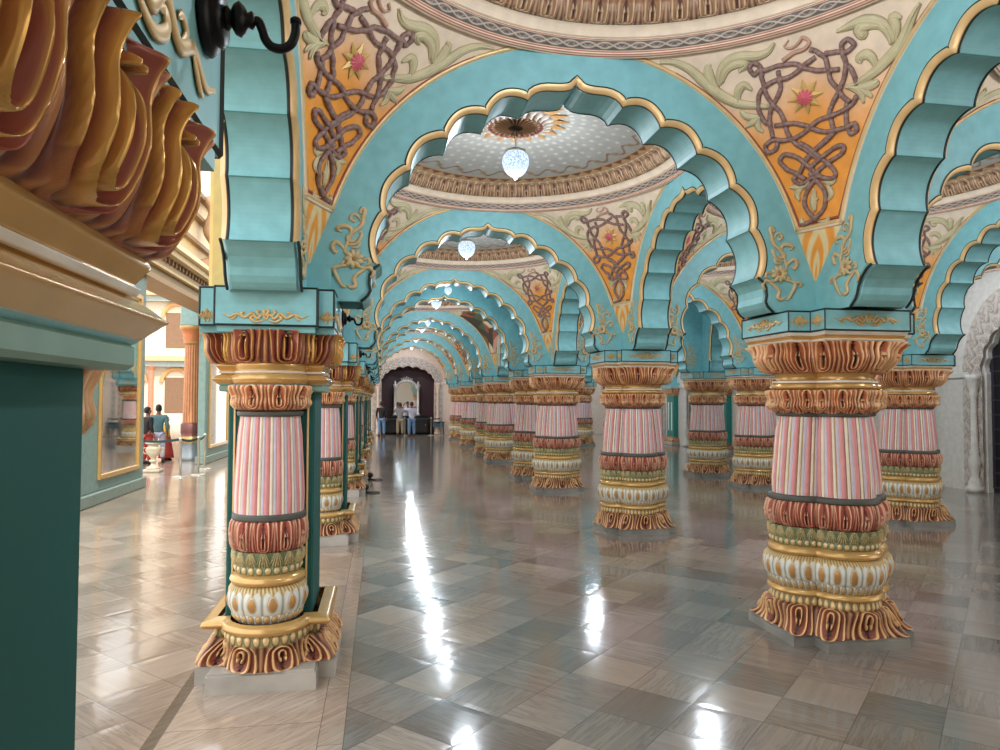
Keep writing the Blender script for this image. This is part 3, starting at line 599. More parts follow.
def make_dome_bay(name, hx, hy, figures=False):
    t = thing(name, 'x', 'domed ceiling')
    # ---- pendentives
    for (sx, sy) in ((1, 1), (-1, 1), (-1, -1), (1, -1)):
        nu, nv = 41, 61
        U, Vv = np.meshgrid(np.linspace(0, 1, nu), np.linspace(0, 1, nv))
        P, n = pend(U, Vv, hx, hy, sx, sy, 0.0)
        c = mixc(ORANGE, PEACH, sstep(.28, .62, Vv+.06*np.sin(U*9)))
        if figures:
            rs = np.random.RandomState(3+sx+2*sy); pal = [col('a85a48'), col('5c6448'), col('d8b07a'), col('4c4438'), col('d89a88'), col('8c6a3c'), col('e0cca4')]
            pts = rs.rand(46, 2); idx = rs.randint(0, 7, 46)
            d = np.hypot(U[..., None]-pts[:, 0], (Vv[..., None]-pts[:, 1])*1.6); i = np.argmin(d, -1)
            c = np.where((Vv < .85)[..., None], np.array(pal)[idx[i]], c)
        pn = mk('pendentive', P.reshape(-1, 3), gridF(nv, nu), 'paint', t, c.reshape(-1, 4))
        # tassel below, down to the corner
        a, _ = pend(np.array([0, 1.]), np.array([0, 0.]), hx, hy, sx, sy, 0.0)
        V = []; K = []
        for k in range(40):
            s = k/39; z = a[0][2]-s*(a[0][2]-2.86)
            for w in np.linspace(0, 1, 31):
                q = a[0]+(a[1]-a[0])*w; cor = np.array([sx*hx, sy*hy])
                q2 = cor+(q[:2]-cor)*(1-s*.96); V.append((*q2, z)); g = .5+.5*math.cos(2*PI*(abs(w-.5)*2.6-s*1.9))
                K.append(mixc(ORANGE, col('e6d2a0'), np.array(float(sstep(.35, .7, g)))))
        mk('tassel', V, gridF(40, 31), 'paint', pn, np.array(K))
        # border mouldings
        mb = MB()
        for w, r, cc, rs_ in ((.012, .020, PGOLD, 'a'), (.035, .010, col('9c4f3c'), 'b'), (-.012, .016, PEACH, 'c')):
            vv = np.linspace(0, 1, 50)
            wd = 1.0/(.30+3.0*vv)
            for side in (0, 1):
                u_ = np.clip(w*wd, -.02, .4) if w > 0 else w*wd*.3
                u_ = u_ if side == 0 else 1-u_
                p, n_ = pend(u_, vv, hx, hy, sx, sy, .004); mb.tube(p, r, cc, 6, .8, nrm=n_)
            uu = np.linspace(0, 1, 8); p, n_ = pend(uu, np.full(8, max(w, 0)*.6), hx, hy, sx, sy, .004); mb.tube(p, r, cc, 6, .8, nrm=n_)
        mb.build('border_moulding', 'paint', pn, True)
        if figures: continue
        mb = MB()
        for pts in MOTIF['straps']:
            q = cr(pts, 5); k = len(q); lift = .012+.006*np.sin(np.arange(k)*.9+len(pts))
            p, n_ = pend(q[:, 0], q[:, 1], hx, hy, sx, sy, lift); mb.tube(p, .0185, mixc(ROPE, col('b09488'), .25+.25*np.sin(np.arange(k)*2.4)), 7, 1, nrm=n_)
        for pts in MOTIF['snake']:
            q = cr(pts, 5); k = len(q); p, n_ = pend(q[:, 0], q[:, 1], hx, hy, sx, sy, .014); mb.tube(p, np.linspace(.018, .006, k), col('c49a84'), 7, 1, nrm=n_)
        mb.build('knotwork', 'paint', pn, True)
        sprays = [MB(), MB(), MB()]
        for i, pts in enumerate(MOTIF['leaves']):
            mb = sprays[0 if i < 8 else 1 if i < 16 else 2]
            q = cr(pts, 6); k = len(q); tt = np.linspace(0, 1, k)
            p, n_ = pend(np.clip(q[:, 0], .015, .985), np.clip(q[:, 1], 0, .985), hx, hy, sx, sy, .006)
            L = np.linalg.norm(np.diff(p, axis=0), axis=1).sum(); w = min(.042, .13*L+.008)
            mb.tube(p, w*(.25+.75*np.sin(PI*np.clip(tt*.9+.08, 0, 1))), LEAF, 7, .45, nrm=n_)
            p2, _ = pend(np.clip(q[:, 0], .015, .985), np.clip(q[:, 1], 0, .985), hx, hy, sx, sy, .006+w*.36); mb.tube(p2, .005, col('d9cda4'), 4, 1, nrm=n_)
        for mb in sprays: mb.build('leaf_scroll', 'paint', pn, True)
        mb = MB(); p, n_ = pend(np.array([.49]), np.array([.455]), hx, hy, sx, sy, .012); p = p[0]; n_ = n_[0]/np.linalg.norm(n_[0])
        ex = np.cross(n_, [0, 0, 1]); ex /= np.linalg.norm(ex); ey = np.cross(n_, ex)
        star(mb, p, ex, ey, n_, .135, .068, 8, col('d9b56c', .3), .03); star(mb, p+n_*.018, ex, ey, n_, .066, .05, 12, col('d4606a'), .02)
        mb.build('star_flower', 'paint', pn)
    # ---- ring mouldings and leaf frieze: (scale, z)
    def band(nm, prof, fn, n, nv, reps, amp, parent=t, mat='paint'):
        L = np.array(prof, float); k = np.linspace(0, 1, len(L)); v = np.linspace(0, 1, nv)
        S = np.interp(v, k, L[:, 0])[:, None]; Z = np.interp(v, k, L[:, 1])[:, None]; th = np.linspace(0, 2*PI, n, endpoint=False)[None]
        u = np.broadcast_to(th/(2*PI)*reps, (nv, n)); h, c = fn(u, np.broadcast_to(v[:, None], (nv, n)))
        S = S-amp*h/2.0
        V = np.stack([S*hx*np.cos(th), S*hy*np.sin(th), np.broadcast_to(Z, (nv, n))-amp*h*.35], -1)
        return mk(nm, V.reshape(-1, 3), gridF(nv, n, True), mat, parent, np.asarray(c).reshape(-1, 4))
    stripes = lambda u, v: (0*v, np.where((np.floor(v*7) % 2 == 0)[..., None], PEACH, col('b0624e')))
    rg = band('ring_moulding', [(1.004, 4.535), (.995, 4.54), (.985, 4.548), (.985, 4.565), (.978, 4.575)], stripes, 120, 16, 1, 0)
    def guil(u, v):
        x = (u % 1); w1 = np.abs(v-.5-.32*np.sin(2*PI*x)); w2 = np.abs(v-.5+.32*np.sin(2*PI*x)); w3 = np.abs(v-.5-.2*np.sin(2*PI*x*3))
        m_ = np.maximum(np.maximum(1-sstep(.05, .12, w1), 1-sstep(.05, .12, w2)), .6*(1-sstep(.04, .09, w3)))
        return m_, mixc(col('6a5f5c'), col('c9b7a4'), m_)
    band('guilloche_band', [(.978, 4.572), (.960, 4.625)], guil, 1400, 14, 46, .010)
    band('cream_cove', [(.960, 4.625), (.955, 4.628), (.955, 4.636), (.945, 4.64), (.942, 4.65), (.935, 4.67), (.925, 4.69), (.915, 4.70)], lambda u, v: (0*v, mixc(PEACH, col('b0624e'), ((v > .12) & (v < .22)).astype(float))), 120, 30, 1, 0)
    band('leaf_frieze', [(.915, 4.70), (.90, 4.71), (.88, 4.76), (.87, 4.81), (.85, 4.83)], lambda u, v: palm(u, v, body=col('a07a5c'), edge=col('d2b48e', .1), deep=col('4a2420'), nr=2.0), 1800, 30, 56, .04)
    band('dentil_band', [(.85, 4.83), (.83, 4.845)], lambda u, v: beads(u, v, PEACH, col('a98a66'), col('5c4030')), 960, 6, 96, .01)
    # ---- vault
    nr_, na = 90, 480
    r = np.linspace(0.001, 1, nr_)[:, None]; th = np.linspace(0, 2*PI, na, endpoint=False)[None]
    V = np.stack([.83*r*hx*np.cos(th), .83*r*hy*np.sin(th), np.broadcast_to(4.845+.19*(1-r**2), (nr_, na))], -1)
    K = flower_lattice(np.broadcast_to(r, (nr_, na)), np.broadcast_to(th, (nr_, na)))
    mk('vault', V.reshape(-1, 3), gridF(nr_, na, True), 'paint', t, K.reshape(-1, 4))
    # ---- central rosette
    nr_, na = 50, 320
    r = np.linspace(.001, 1, nr_)[:, None]; th = np.linspace(0, 2*PI, na, endpoint=False)[None]; R_ = .62
    ray = np.abs(((th/(2*PI)*20) % 1)-.5)*2
    edge = 1-.28*ray+0*r
    rr = np.broadcast_to(r, (nr_, na)); ry = np.broadcast_to(ray, (nr_, na))
    leaf = .5+.5*np.cos(th*26)*np.ones_like(r)
    c = np.tile(col('8d5a3e'), (nr_, na, 1))
    c = mixc(c, col('b98a56', .3), (rr > .72).astype(float)); c = mixc(c, mixc(col('6a4a3a'), col('cbbfae'), leaf), ((rr > .5) & (rr < .72)).astype(float))
    c = mixc(c, col('7c3a34'), ((rr > .44) & (rr < .5)).astype(float)); c = mixc(c, mixc(col('40302c'), col('c49a72', .3), leaf), (rr < .44).astype(float)*(rr > .14))
    c = mixc(c, col('4a3a38'), (rr < .14).astype(float))
    z = 5.005-.05*(1-rr)-.035*np.exp(-((rr-.48)/.05)**2)-.03*leaf*((rr < .44)|((rr > .5)&(rr < .7)))
    e = np.where(rr > .72, edge, 1.0); e = 1-(1-edge)*np.clip((rr-.6)/.4, 0, 1)
    V = np.stack([R_*rr*e*np.cos(th), R_*rr*e*np.sin(th), z], -1)
    mk('rosette', V.reshape(-1, 3), gridF(nr_, na, True), 'paint', t, c.reshape(-1, 4))
    return t

def make_lamp():
    t = thing('hanging_lamp', 'x', 'lamp', (0, 0, 0))
    MB().tube([(0, 0, .14), (0, 0, .52)], .006, None, 6).lathe([(.05, .50), (.045, .52), (.02, .545)], n=16).build('chain', 'steel', t)
    MB().lathe([(.10, .10), (.115, .105), (.115, .125), (.05, .15), (.012, .16)], n=28).build('metal_rim', 'steel', t, True)
    mb = MB(); prof = [(.108, .10), (.138, .06), (.150, 0), (.140, -.06), (.108, -.12), (.06, -.16), (.03, -.175), (.022, -.195), (.004, -.21)]
    p = cr(prof, 4); mb.lathe([tuple(x) for x in p], n=32); mb.build('glass_shade', 'lamp', t, True)
    return t

# ================================================================== ASSEMBLY
f_, pi_, ro_, ya_, H_ = 713.8, .0338, .0036, .1647, 1.9
def ray(px, py):
    u, v = px-500, 375-py; c, s = math.cos(ro_), math.sin(ro_)
    a, b_ = (u*c-v*s)/f_, (u*s+v*c)/f_
    yc = math.cos(pi_)-b_*math.sin(pi_); zc = math.sin(pi_)+b_*math.cos(pi_)
    return Vector((a*math.cos(ya_)+yc*math.sin(ya_), -a*math.sin(ya_)+yc*math.cos(ya_), zc))
def ground(px, py):
    r = ray(px, py); t = -H_/r.z; return r.x*t, r.y*t
def onY(px, py, Y):
    r = ray(px, py); t = Y/r.y; return r.x*t, Y, r.z*t+H_

# ---- floor
def floor_mat():
    m, nt, b = new_mat('polished_marble_tiles'); L = nt.links.new
    g = N(nt, 'ShaderNodeNewGeometry'); sp = N(nt, 'ShaderNodeSeparateXYZ'); L(g.outputs['Position'], sp.inputs[0])
    X, Y = sp.outputs[0], sp.outputs[1]
    T = .434
    def field(u, v, tu, tv):
        cu, cv = math_(nt, 'FLOOR', math_(nt, 'DIVIDE', u, tu)), math_(nt, 'FLOOR', math_(nt, 'DIVIDE', v, tv))
        fu, fv = math_(nt, 'FRACT', math_(nt, 'DIVIDE', u, tu)), math_(nt, 'FRACT', math_(nt, 'DIVIDE', v, tv))
        eu = math_(nt, 'MULTIPLY', math_(nt, 'MINIMUM', fu, math_(nt, 'SUBTRACT', 1, fu)), tu)
        ev = math_(nt, 'MULTIPLY', math_(nt, 'MINIMUM', fv, math_(nt, 'SUBTRACT', 1, fv)), tv)
        return cu, cv, math_(nt, 'MINIMUM', eu, ev)
    u = math_(nt, 'SUBTRACT', math_(nt, 'MULTIPLY', math_(nt, 'ADD', X, Y), .70711), .05)
    v = math_(nt, 'ADD', math_(nt, 'MULTIPLY', math_(nt, 'SUBTRACT', Y, X), .70711), .084)
    d = field(u, v, T, T)
    # straight border under the pier row: columns of slabs split at x = -1.27, -1.2, -.33, -.19
    s1 = math_(nt, 'GREATER_THAN', X, -1.20); s2 = math_(nt, 'GREATER_THAN', X, -.33)
    edges = None
    for e in (-1.20, -.33):
        q = math_(nt, 'ABSOLUTE', math_(nt, 'SUBTRACT', X, e)); edges = q if edges is None else math_(nt, 'MINIMUM', edges, q)
    outer = None
    for e in (-1.27, -.19):
        q = math_(nt, 'ABSOLUTE', math_(nt, 'SUBTRACT', X, e)); outer = q if outer is None else math_(nt, 'MINIMUM', outer, q)
    bcu = math_(nt, 'ADD', s1, s2)
    bf = field(bcu, math_(nt, 'ADD', Y, math_(nt, 'MULTIPLY', bcu, .3)), 1e6, .78)
    inb = math_(nt, 'MULTIPLY', math_(nt, 'GREATER_THAN', X, -1.27), math_(nt, 'LESS_THAN', X, -.19))
    def sel(a, c):
        mx = N(nt, 'ShaderNodeMix'); L(inb, mx.inputs[0])
        L(a, mx.inputs[2]); L(c, mx.inputs[3]); return mx.outputs[0]
    cu = sel(d[0], math_(nt, 'ADD', bcu, 100)); cv = sel(d[1], bf[1])
    ed = math_(nt, 'MINIMUM', sel(d[2], math_(nt, 'MINIMUM', edges, math_(nt, 'MULTIPLY', math_(nt, 'ABSOLUTE', bf[2]), 1.0))), outer)
    cx = N(nt, 'ShaderNodeCombineXYZ'); L(cu, cx.inputs[0]); L(cv, cx.inputs[1])
    wn = N(nt, 'ShaderNodeTexWhiteNoise', noise_dimensions='3D'); L(cx.outputs[0], wn.inputs['Vector'])
    sc = N(nt, 'ShaderNodeSeparateColor'); L(wn.outputs['Color'], sc.inputs[0])
    # veining: stretched noise, direction picked per tile
    flip = math_(nt, 'GREATER_THAN', sc.outputs[1], .5)
    a = N(nt, 'ShaderNodeMix'); L(flip, a.inputs[0]); L(u, a.inputs[2]); L(v, a.inputs[3])
    c = N(nt, 'ShaderNodeMix'); L(flip, c.inputs[0]); L(v, c.inputs[2]); L(u, c.inputs[3])
    co = N(nt, 'ShaderNodeCombineXYZ'); L(math_(nt, 'MULTIPLY', a.outputs[0], 1.1), co.inputs[0]); L(math_(nt, 'MULTIPLY', c.outputs[0], 13.0), co.inputs[1])
    L(math_(nt, 'MULTIPLY', sc.outputs[2], 37), co.inputs[2])
    no = N(nt, 'ShaderNodeTexNoise'); L(co.outputs[0], no.inputs['Vector']); no.inputs['Scale'].default_value = 1.6; no.inputs['Detail'].default_value = 8; no.inputs['Distortion'].default_value = .45; no.inputs['Roughness'].default_value = .62
    vein = N(nt, 'ShaderNodeMapRange'); L(math_(nt, 'ABSOLUTE', math_(nt, 'SUBTRACT', no.outputs['Fac'], .5)), vein.inputs[0]); vein.inputs[1].default_value = 0; vein.inputs[2].default_value = .045; vein.inputs[3].default_value = .74; vein.inputs[4].default_value = 1
    cl = N(nt, 'ShaderNodeMapRange'); L(no.outputs['Fac'], cl.inputs[0]); cl.inputs[1].default_value = .3; cl.inputs[2].default_value = .7; cl.inputs[3].default_value = .86; cl.inputs[4].default_value = 1.07
    rp = N(nt, 'ShaderNodeValToRGB'); L(sc.outputs[0], rp.inputs[0]); e = rp.color_ramp.elements
    e[0].color = (*lin('6e6861'), 1); e[1].color = (*lin('a09384'), 1); x = e.new(.35); x.color = (*lin('847b72'), 1); x = e.new(.7); x.color = (*lin('90877e'), 1)
    warm = N(nt, 'ShaderNodeMix', data_type='RGBA'); L(math_(nt, 'LESS_THAN', X, -.19), warm.inputs[0]); L(rp.outputs[0], warm.inputs[6])
    rp2 = N(nt, 'ShaderNodeValToRGB'); L(sc.outputs[0], rp2.inputs[0]); e = rp2.color_ramp.elements
    e[0].color = (*lin('948070'), 1); e[1].color = (*lin('ae9a88'), 1); L(rp2.outputs[0], warm.inputs[7])
    s = N(nt, 'ShaderNodeVectorMath', operation='SCALE'); L(warm.outputs[2], s.inputs[0])
    # mild veins everywhere, strong ones only on some slabs
    st = math_(nt, 'MULTIPLY', math_(nt, 'GREATER_THAN', sc.outputs[2], .35), 1.0)
    vv = math_(nt, 'ADD', math_(nt, 'MULTIPLY', st, vein.outputs[0]), math_(nt, 'SUBTRACT', 1, st))
    jt = N(nt, 'ShaderNodeMapRange'); L(ed, jt.inputs[0]); jt.inputs[1].default_value = .0012; jt.inputs[2].default_value = .0035; jt.inputs[3].default_value = .42; jt.inputs[4].default_value = 1
    L(math_(nt, 'MULTIPLY', math_(nt, 'MULTIPLY', cl.outputs[0], vv), jt.outputs[0]), s.inputs['Scale'])
    L(s.outputs[0], b.inputs['Base Color'])
    ns = N(nt, 'ShaderNodeTexNoise'); L(g.outputs['Position'], ns.inputs['Vector']); ns.inputs['Scale'].default_value = 3.5; ns.inputs['Detail'].default_value = 3
    rr = N(nt, 'ShaderNodeMapRange'); L(ns.outputs['Fac'], rr.inputs[0]); rr.inputs[3].default_value = .08; rr.inputs[4].default_value = .17; L(rr.outputs[0], b.inputs['Roughness'])
    # each slab is very slightly dished and tilted
    tilt = math_(nt, 'MULTIPLY', math_(nt, 'MINIMUM', ed, .05), .022)
    t2 = math_(nt, 'MULTIPLY', ns.outputs['Fac'], .0035)
    bp = N(nt, 'ShaderNodeBump'); bp.inputs['Strength'].default_value = .6; bp.inputs['Distance'].default_value = 1.0
    L(math_(nt, 'ADD', tilt, t2), bp.inputs['Height']); L(bp.outputs[0], b.inputs['Normal'])
    b.inputs['Specular IOR Level'].default_value = .6
    b.inputs['Coat Weight'].default_value = .22; b.inputs['Coat Roughness'].default_value = .06; L(bp.outputs[0], b.inputs['Coat Normal'])
    return m
M['floor'] = floor_mat()
struct(mk('floor', [(-34, -5, 0), (14, -5, 0), (14, 62, 0), (-34, 62, 0), (-34, -5, -.2), (14, -5, -.2), (14, 62, -.2), (-34, 62, -.2)],
   [(0, 1, 2, 3), (7, 6, 5, 4), (0, 4, 5, 1), (1, 5, 6, 2), (2, 6, 7, 3), (3, 7, 4, 0)], 'floor', smooth=False))
struct(MB().box(XL-.5, XT+.6, -4.4, ROWS[9]+.6, ROOF, ROOF+.15, CREAM).build('ceiling'))  # unseen slab above the domes, added to keep sky light out
struct(MB().box(XL-.5, XT+.6, -4.4, -4.2, 0, ROOF, MARBLE).build('wall_back'))  # unseen wall behind the camera, added to block light from that end

# ---- pillars
pr = make_clustered(); first = True
def clustered(x, y, label, group=None):
    global first
    if first: pr.location = (x, y, 0); pr['label'] = label; first = False; return pr
    return dup(pr, (x, y, 0), 0, label)
for i in range(0, 9):
    if i == 0: continue
    clustered(XR, ROWS[i], 'clustered pink fluted pillar in the row right of the main aisle, %s from the front' % ORD[i-1])
for i in range(1, 9):
    clustered(XS, ROWS[i], 'clustered pink fluted pillar in the outer right row, %s from the front' % ORD[i-1])
pl = make_pier(); pl.location = (XL, ROWS[0]+.10, 0)
pl['label'] = 'dark teal square pier cut off by the frame, with huge gilt leaves'
for i in range(1, 9):
    dup(pl, (XL, ROWS[i], 0), 0, 'dark teal pier with pink fluted half column, %s complete one left of the aisle' % ORD[i-1])
sc = make_sconce(); sc.scale = (.9, .9, .9); SX = XL+.430
for i in range(0, 9):
    lb = 'black iron curved bracket on the %s pier left of the aisle' % ('cut off nearest' if i == 0 else ORD[i-1]+' complete')
    if i == 0: sc.location = (SX, ROWS[0]+.50, 2.585); sc['label'] = lb
    else: dup(sc, (SX, ROWS[i]+.46, 2.55), 0, lb)

# wall piers against the right wall
def make_wall_pier():
    t = thing('wall_pier', 'x', 'pillar')
    MB().box(-.5, -.15, -.48, .48, 0, .12, LGREY, .01).build('plinth', 'lmarble', t)
    q = sweep([(.12, .46, .46, .03), (.2, .44, .44, .03), (.27, .37, .37, .03), (.34, .36, .36, .03)], rrect, skirtleaf, 500, 24, 12, .03, -.15)
    mk('leaf_skirt', q[0], q[1], 'paint', t, q[2])
    b_ = MB().box(-.36, -.15, -.36, .36, .30, 2.06, col('1f7a70'), .01).build('pier_body', 'gloss', t)
    pn = MB()
    for y in (-.16, .16): pn.box(-.372, -.36, y-.05, y+.05, .6, 1.8, col('dfe6dc'))
    pn.build('white_panel_strip', 'paint', b_)
    q = sweep([(2.05, .36, .36, .03), (2.08, .40, .40, .03), (2.11, .37, .37, .03)], rrect, plain(GOLD), 200, 8, 1, 0, -.15); mk('gilt_neck', q[0], q[1], 'gloss', t, q[2])
    q = sweep([(2.11, .37, .37, .05), (2.2, .42, .42, .05), (2.34, .46, .46, .05), (2.38, .47, .47, .05)], rrect, acanthus, 600, 30, 12, .04, -.15); mk('leaf_capital', q[0], q[1], 'paint', t, q[2])
    MB().box(-.5, -.15, -.5, .5, 2.38, 2.6, TEAL, .01).build('impost_block', 'paint', t)
    MB().box(-HT, -.15, -HT, HT, 2.6, ZTOP, TEAL).build('springer_block', 'paint', t)
    return t
wp = make_wall_pier(); wp.location = (XT, ROWS[1], 0); wp['label'] = 'teal wall pier with white strips against the right wall, nearest of its row'
for i in range(2, 9): dup(wp, (XT, ROWS[i], 0), 0, 'teal wall pier with white strips on the right wall, %s of its row' % ORD[i-1])

# ---- arches
AISLE = ['main aisle', 'middle aisle', 'outer right aisle']
for a, (x0, x1) in enumerate(((XL, XR), (XR, XS), (XS, XT))):
    proto = None
    for i in range(1, 9):
        lb = 'turquoise cusped arch with gilded edge spanning the %s, %s from the front' % (AISLE[a], ORD[i-1])
        if proto is None: proto = make_arch('cusped_arch', (x1-x0)/2, lb); proto.location = ((x0+x1)/2, ROWS[i], 0)
        else: dup(proto, ((x0+x1)/2, ROWS[i], 0), 0, lb)
pw, pn_ = None, None
for nm, x, i0 in (('left pier row', XL, 0), ('pillar row right of the aisle', XR, 0), ('outer pillar row', XS, 0)):
    cw = cn = 0
    for i in range(i0, 8):
        y = (ROWS[i]+ROWS[i+1])/2
        if i in NARROW:
            cn += 1; lb = 'narrow turquoise cusped arch along the %s, %s of the two' % (nm, 'nearer' if cn == 1 else 'farther')
            if pn_ is None: pn_ = make_arch('cusped_arch', 1.2, lb); pn_.location = (x, y, 0); pn_.rotation_euler = (0, 0, PI/2)
            else: dup(pn_, (x, y, 0), PI/2, lb)
        else:
            cw += 1; lb = 'wide turquoise cusped arch along the %s, %s from the front' % (nm, ORD[cw-1])
            if pw is None: pw = make_arch('cusped_arch', 2.317, lb, .955); pw.location = (x, y, 0); pw.rotation_euler = (0, 0, PI/2)
            else: dup(pw, (x, y, 0), PI/2, lb)

# ---- ceilings over the bays
HY = 2.317-HT
plan = {}
lamp = make_lamp(); lamp_used = [False]
def add_lamp(x, y, z, label, small=False):
    s = (.55,)*3 if small else (1, 1, 1)
    if not lamp_used[0]: lamp.location = (x, y, z); lamp['label'] = label; lamp_used[0] = True
    else: dup(lamp, (x, y, z), 0, label, scale=s)
    L = bpy.data.lights.new('lamp_light', 'POINT'); L.energy = 30 if small else 112; L.color = (.80, .90, 1.0); L.shadow_soft_size = .10
    o = bpy.data.objects.new('lamp_light', L); C.objects.link(o); o.location = (x, y, z-.36)
fig = make_dome_bay('domed_ceiling', (XR-XL)/2-HT, HY, True)
for a, (x0, x1) in enumerate(((XL, XR), (XR, XS), (XS, XT))):
    cx, hx = (x0+x1)/2, (x1-x0)/2-HT; proto = None; n = 0
    for i in range(0, 9):
        y = (ROWS[i]+ROWS[i+1])/2
        if a > 1 and i == 0: continue
        if i in NARROW:
            struct(MB().box(cx-hx-.01, cx+hx+.01, ROWS[i]+HT-.01, ROWS[i+1]-HT+.01, 4.685, 4.75, TEAL).build('ceiling'))
            add_lamp(cx, y, 4.34, 'small glass lamp under the flat turquoise ceiling of the %s, %s bay' % (AISLE[a], 'nearer narrow' if i == 3 else 'farther narrow'), True)
            continue
        n += 1
        lb = 'domed ceiling with orange knotwork corners over the %s, %s from the front' % (AISLE[a], ORD[n-1])
        if i == 4:
            lb = 'domed ceiling with painted figure pendentives in the central bay of the %s' % AISLE[a]
            if a == 0: fig.location = (cx, y, 0); fig['label'] = lb
            else: dup(fig, (cx, y, 0), 0, lb)
        elif proto is None:
            if a == 0 or True: proto = make_dome_bay('domed_ceiling', hx, HY); proto.location = (cx, y, 0); proto['label'] = lb
        else: dup(proto, (cx, y, 0), 0, lb)
        if True: add_lamp(cx, y, 4.56, 'glowing cut glass lamp under a dome of the %s, %s from the front' % (AISLE[a], ORD[n-1]))

# ---- carved marble doorways and walls
def filigree(u, v):
    w = np.maximum(.5+.5*np.sin(u*2*PI*1.0+3*np.sin(v*9)), .5+.5*np.cos(v*2*PI*3+2*np.sin(u*2*PI)))
    r = np.hypot((u % 1)-.5, (v*2.2 % 1)-.5); w = np.where(r < .3, .5+.5*np.cos(r*40), w*.8)
    return w, mixc(col('8d7d74'), col('d8cbc0'), w)
def doorway(name, label, half, oh, zs, zc, zo, depth=.25, bw=.5, tint=None):
    MARBLE = col(tint) if tint else col('d8d2ca')
    """marble wall panel (half wide) pierced by a cusped opening; carved band and colonnettes round it. Faces -Y."""
    t = thing(name, label, 'doorway')
    nl = 9; P = []
    th = np.linspace(0, PI, nl+1)
    for i in range(nl):
        a, b_ = [np.array([oh*math.cos(q), zs+(zc-zs)*math.sin(q)]) for q in (th[i], th[i+1])]
        d = b_-a; L = np.linalg.norm(d); n_ = np.array([d[1], -d[0]])/L
        if n_ @ (a+d/2-[0, zs]) < 0: n_ = -n_
        for k in range(10): s = k/10; P.append(a+d*s+n_*.22*L*math.sin(PI*s))
    P.append(np.array([-oh, zs])); P = np.array([[oh, 0]]+[[oh, z] for z in (.8, 1.6)]+list(map(list, P))+[[-oh, z] for z in (1.6, .8)]+[[-oh, 0]])
    n = len(P)
    R = []
    for i, p in enumerate(P):
        if p[1] < zs-.01: R.append([math.copysign(oh+bw, p[0]), p[1]])
        else:
            d = p-[0, zs]; a = math.atan2(d[1]*oh/(zc-zs), d[0]); R.append([(oh+bw)*math.cos(a), zs+(zo-zs)*math.sin(a)])
    R = np.array(R); O = []
    for p in R:
        if p[1] < zs: O.append([math.copysign(half, p[0]), p[1]]); continue
        d = p-[0, zs]; k = min(half/max(abs(d[0]), 1e-6), (ROOF-.01-zs)/max(d[1], 1e-6)); O.append([d[0]*k, zs+d[1]*k])
    O = np.array(O)
    for sx in (1, -1): i = np.argmin(np.linalg.norm(O-[sx*half, ROOF-.01], axis=1)); O[i] = [sx*half, ROOF-.01]
    y3 = lambda Q, y: np.stack([Q[:, 0], np.full(len(Q), y), Q[:, 1]], -1)
    mk('marble_wall', np.concatenate([y3(O, 0), y3(R, 0), y3(P, .06), y3(P, depth)]), gridF(4, n), 'paint', t, MARBLE, smooth=False)
    nb = 26; d = np.r_[0, np.cumsum(np.linalg.norm(np.diff(R, axis=0), axis=1))]; s = np.linspace(0, d[-1], 420)
    Pi = np.stack([np.interp(s, d, P[:, k]) for k in (0, 1)], -1); Ri = np.stack([np.interp(s, d, R[:, k]) for k in (0, 1)], -1)
    v = np.linspace(.04, 1, nb); u = np.broadcast_to((s/.34)[None], (nb, 420)); h, c = filigree(u, np.broadcast_to(v[:, None], (nb, 420)))
    G = Pi[None]+(Ri-Pi)[None]*v[:, None, None]
    V = np.stack([G[..., 0], -.015-.03*h, G[..., 1]], -1); mk('carved_band', V.reshape(-1, 3), gridF(nb, 420), 'paint', t, np.asarray(c).reshape(-1, 4))
    for sx in (-1, 1):
        pr_ = [(.16, 0), (.16, .10), (.12, .12), (.13, .2), (.09, .26), (.07, .34), (.11, .5), (.12, .62), (.08, .74), (.09, .80), (.065, .86), (.06, 1.5), (.06, 1.9), (.085, 1.95), (.07, 2.0), (.11, 2.12), (.12, 2.22), (.15, 2.26), (.15, 2.34)]
        MB().lathe([(r, z*zs/2.34) for r, z in pr_], MARBLE, 16, sx*(oh+.17), -.10).build('colonnette', 'paint', t, True)
    MB().box(-half, -oh-bw*.0-.36, -.05, .0, zs-.06, zs+.06, MARBLE, .01).build('string_course', 'paint', t)
    MB().box(oh+.36, half, -.05, .0, zs-.06, zs+.06, MARBLE, .01).build('string_course', 'paint', t)
    return t
WX = 12.35; nd = 0; dr = None
for i in range(1, 9):
    y = (ROWS[i]+ROWS[i+1])/2; half = (ROWS[i+1]-ROWS[i])/2
    if i in NARROW:
        struct(MB().box(WX, WX+.25, ROWS[i], ROWS[i+1], 0, ROOF, MARBLE).build('wall_right')); continue
    nd += 1; lb = 'carved pale marble doorway with cusped arch in the right wall, %s from the front' % ORD[nd-1]
    if dr is None: dr = doorway('marble_doorway', lb, half, .80, 2.45, 3.45, 4.25, bw=.52); dr.location = (WX, y-.25, 0); dr.rotation_euler = (0, 0, -PI/2)
    else: dup(dr, (WX, y-.25 if i < 3 else y, 0), -PI/2, lb)
    dm = MB().box(WX+.18, WX+.24, y-1.3, y+1.2, 0, 3.7, col('120f14'))
    for q in range(-3, 4): dm.box(WX+.165, WX+.18, y+q*.26-.045, y+q*.26+.035, .1, 3.4, col('2b2530'))
    for z in np.arange(.1, 3.4, .3): dm.box(WX+.160, WX+.175, y-1.0, y+1.0, z, z+.03, col('3d3844'))
    o = struct(dm.build('door_%d' % nd))
struct(MB().box(WX+.3, WX+.5, ROWS[1]-2, ROWS[9]+.5, 0, ROOF, MARBLE).build('wall_right'))
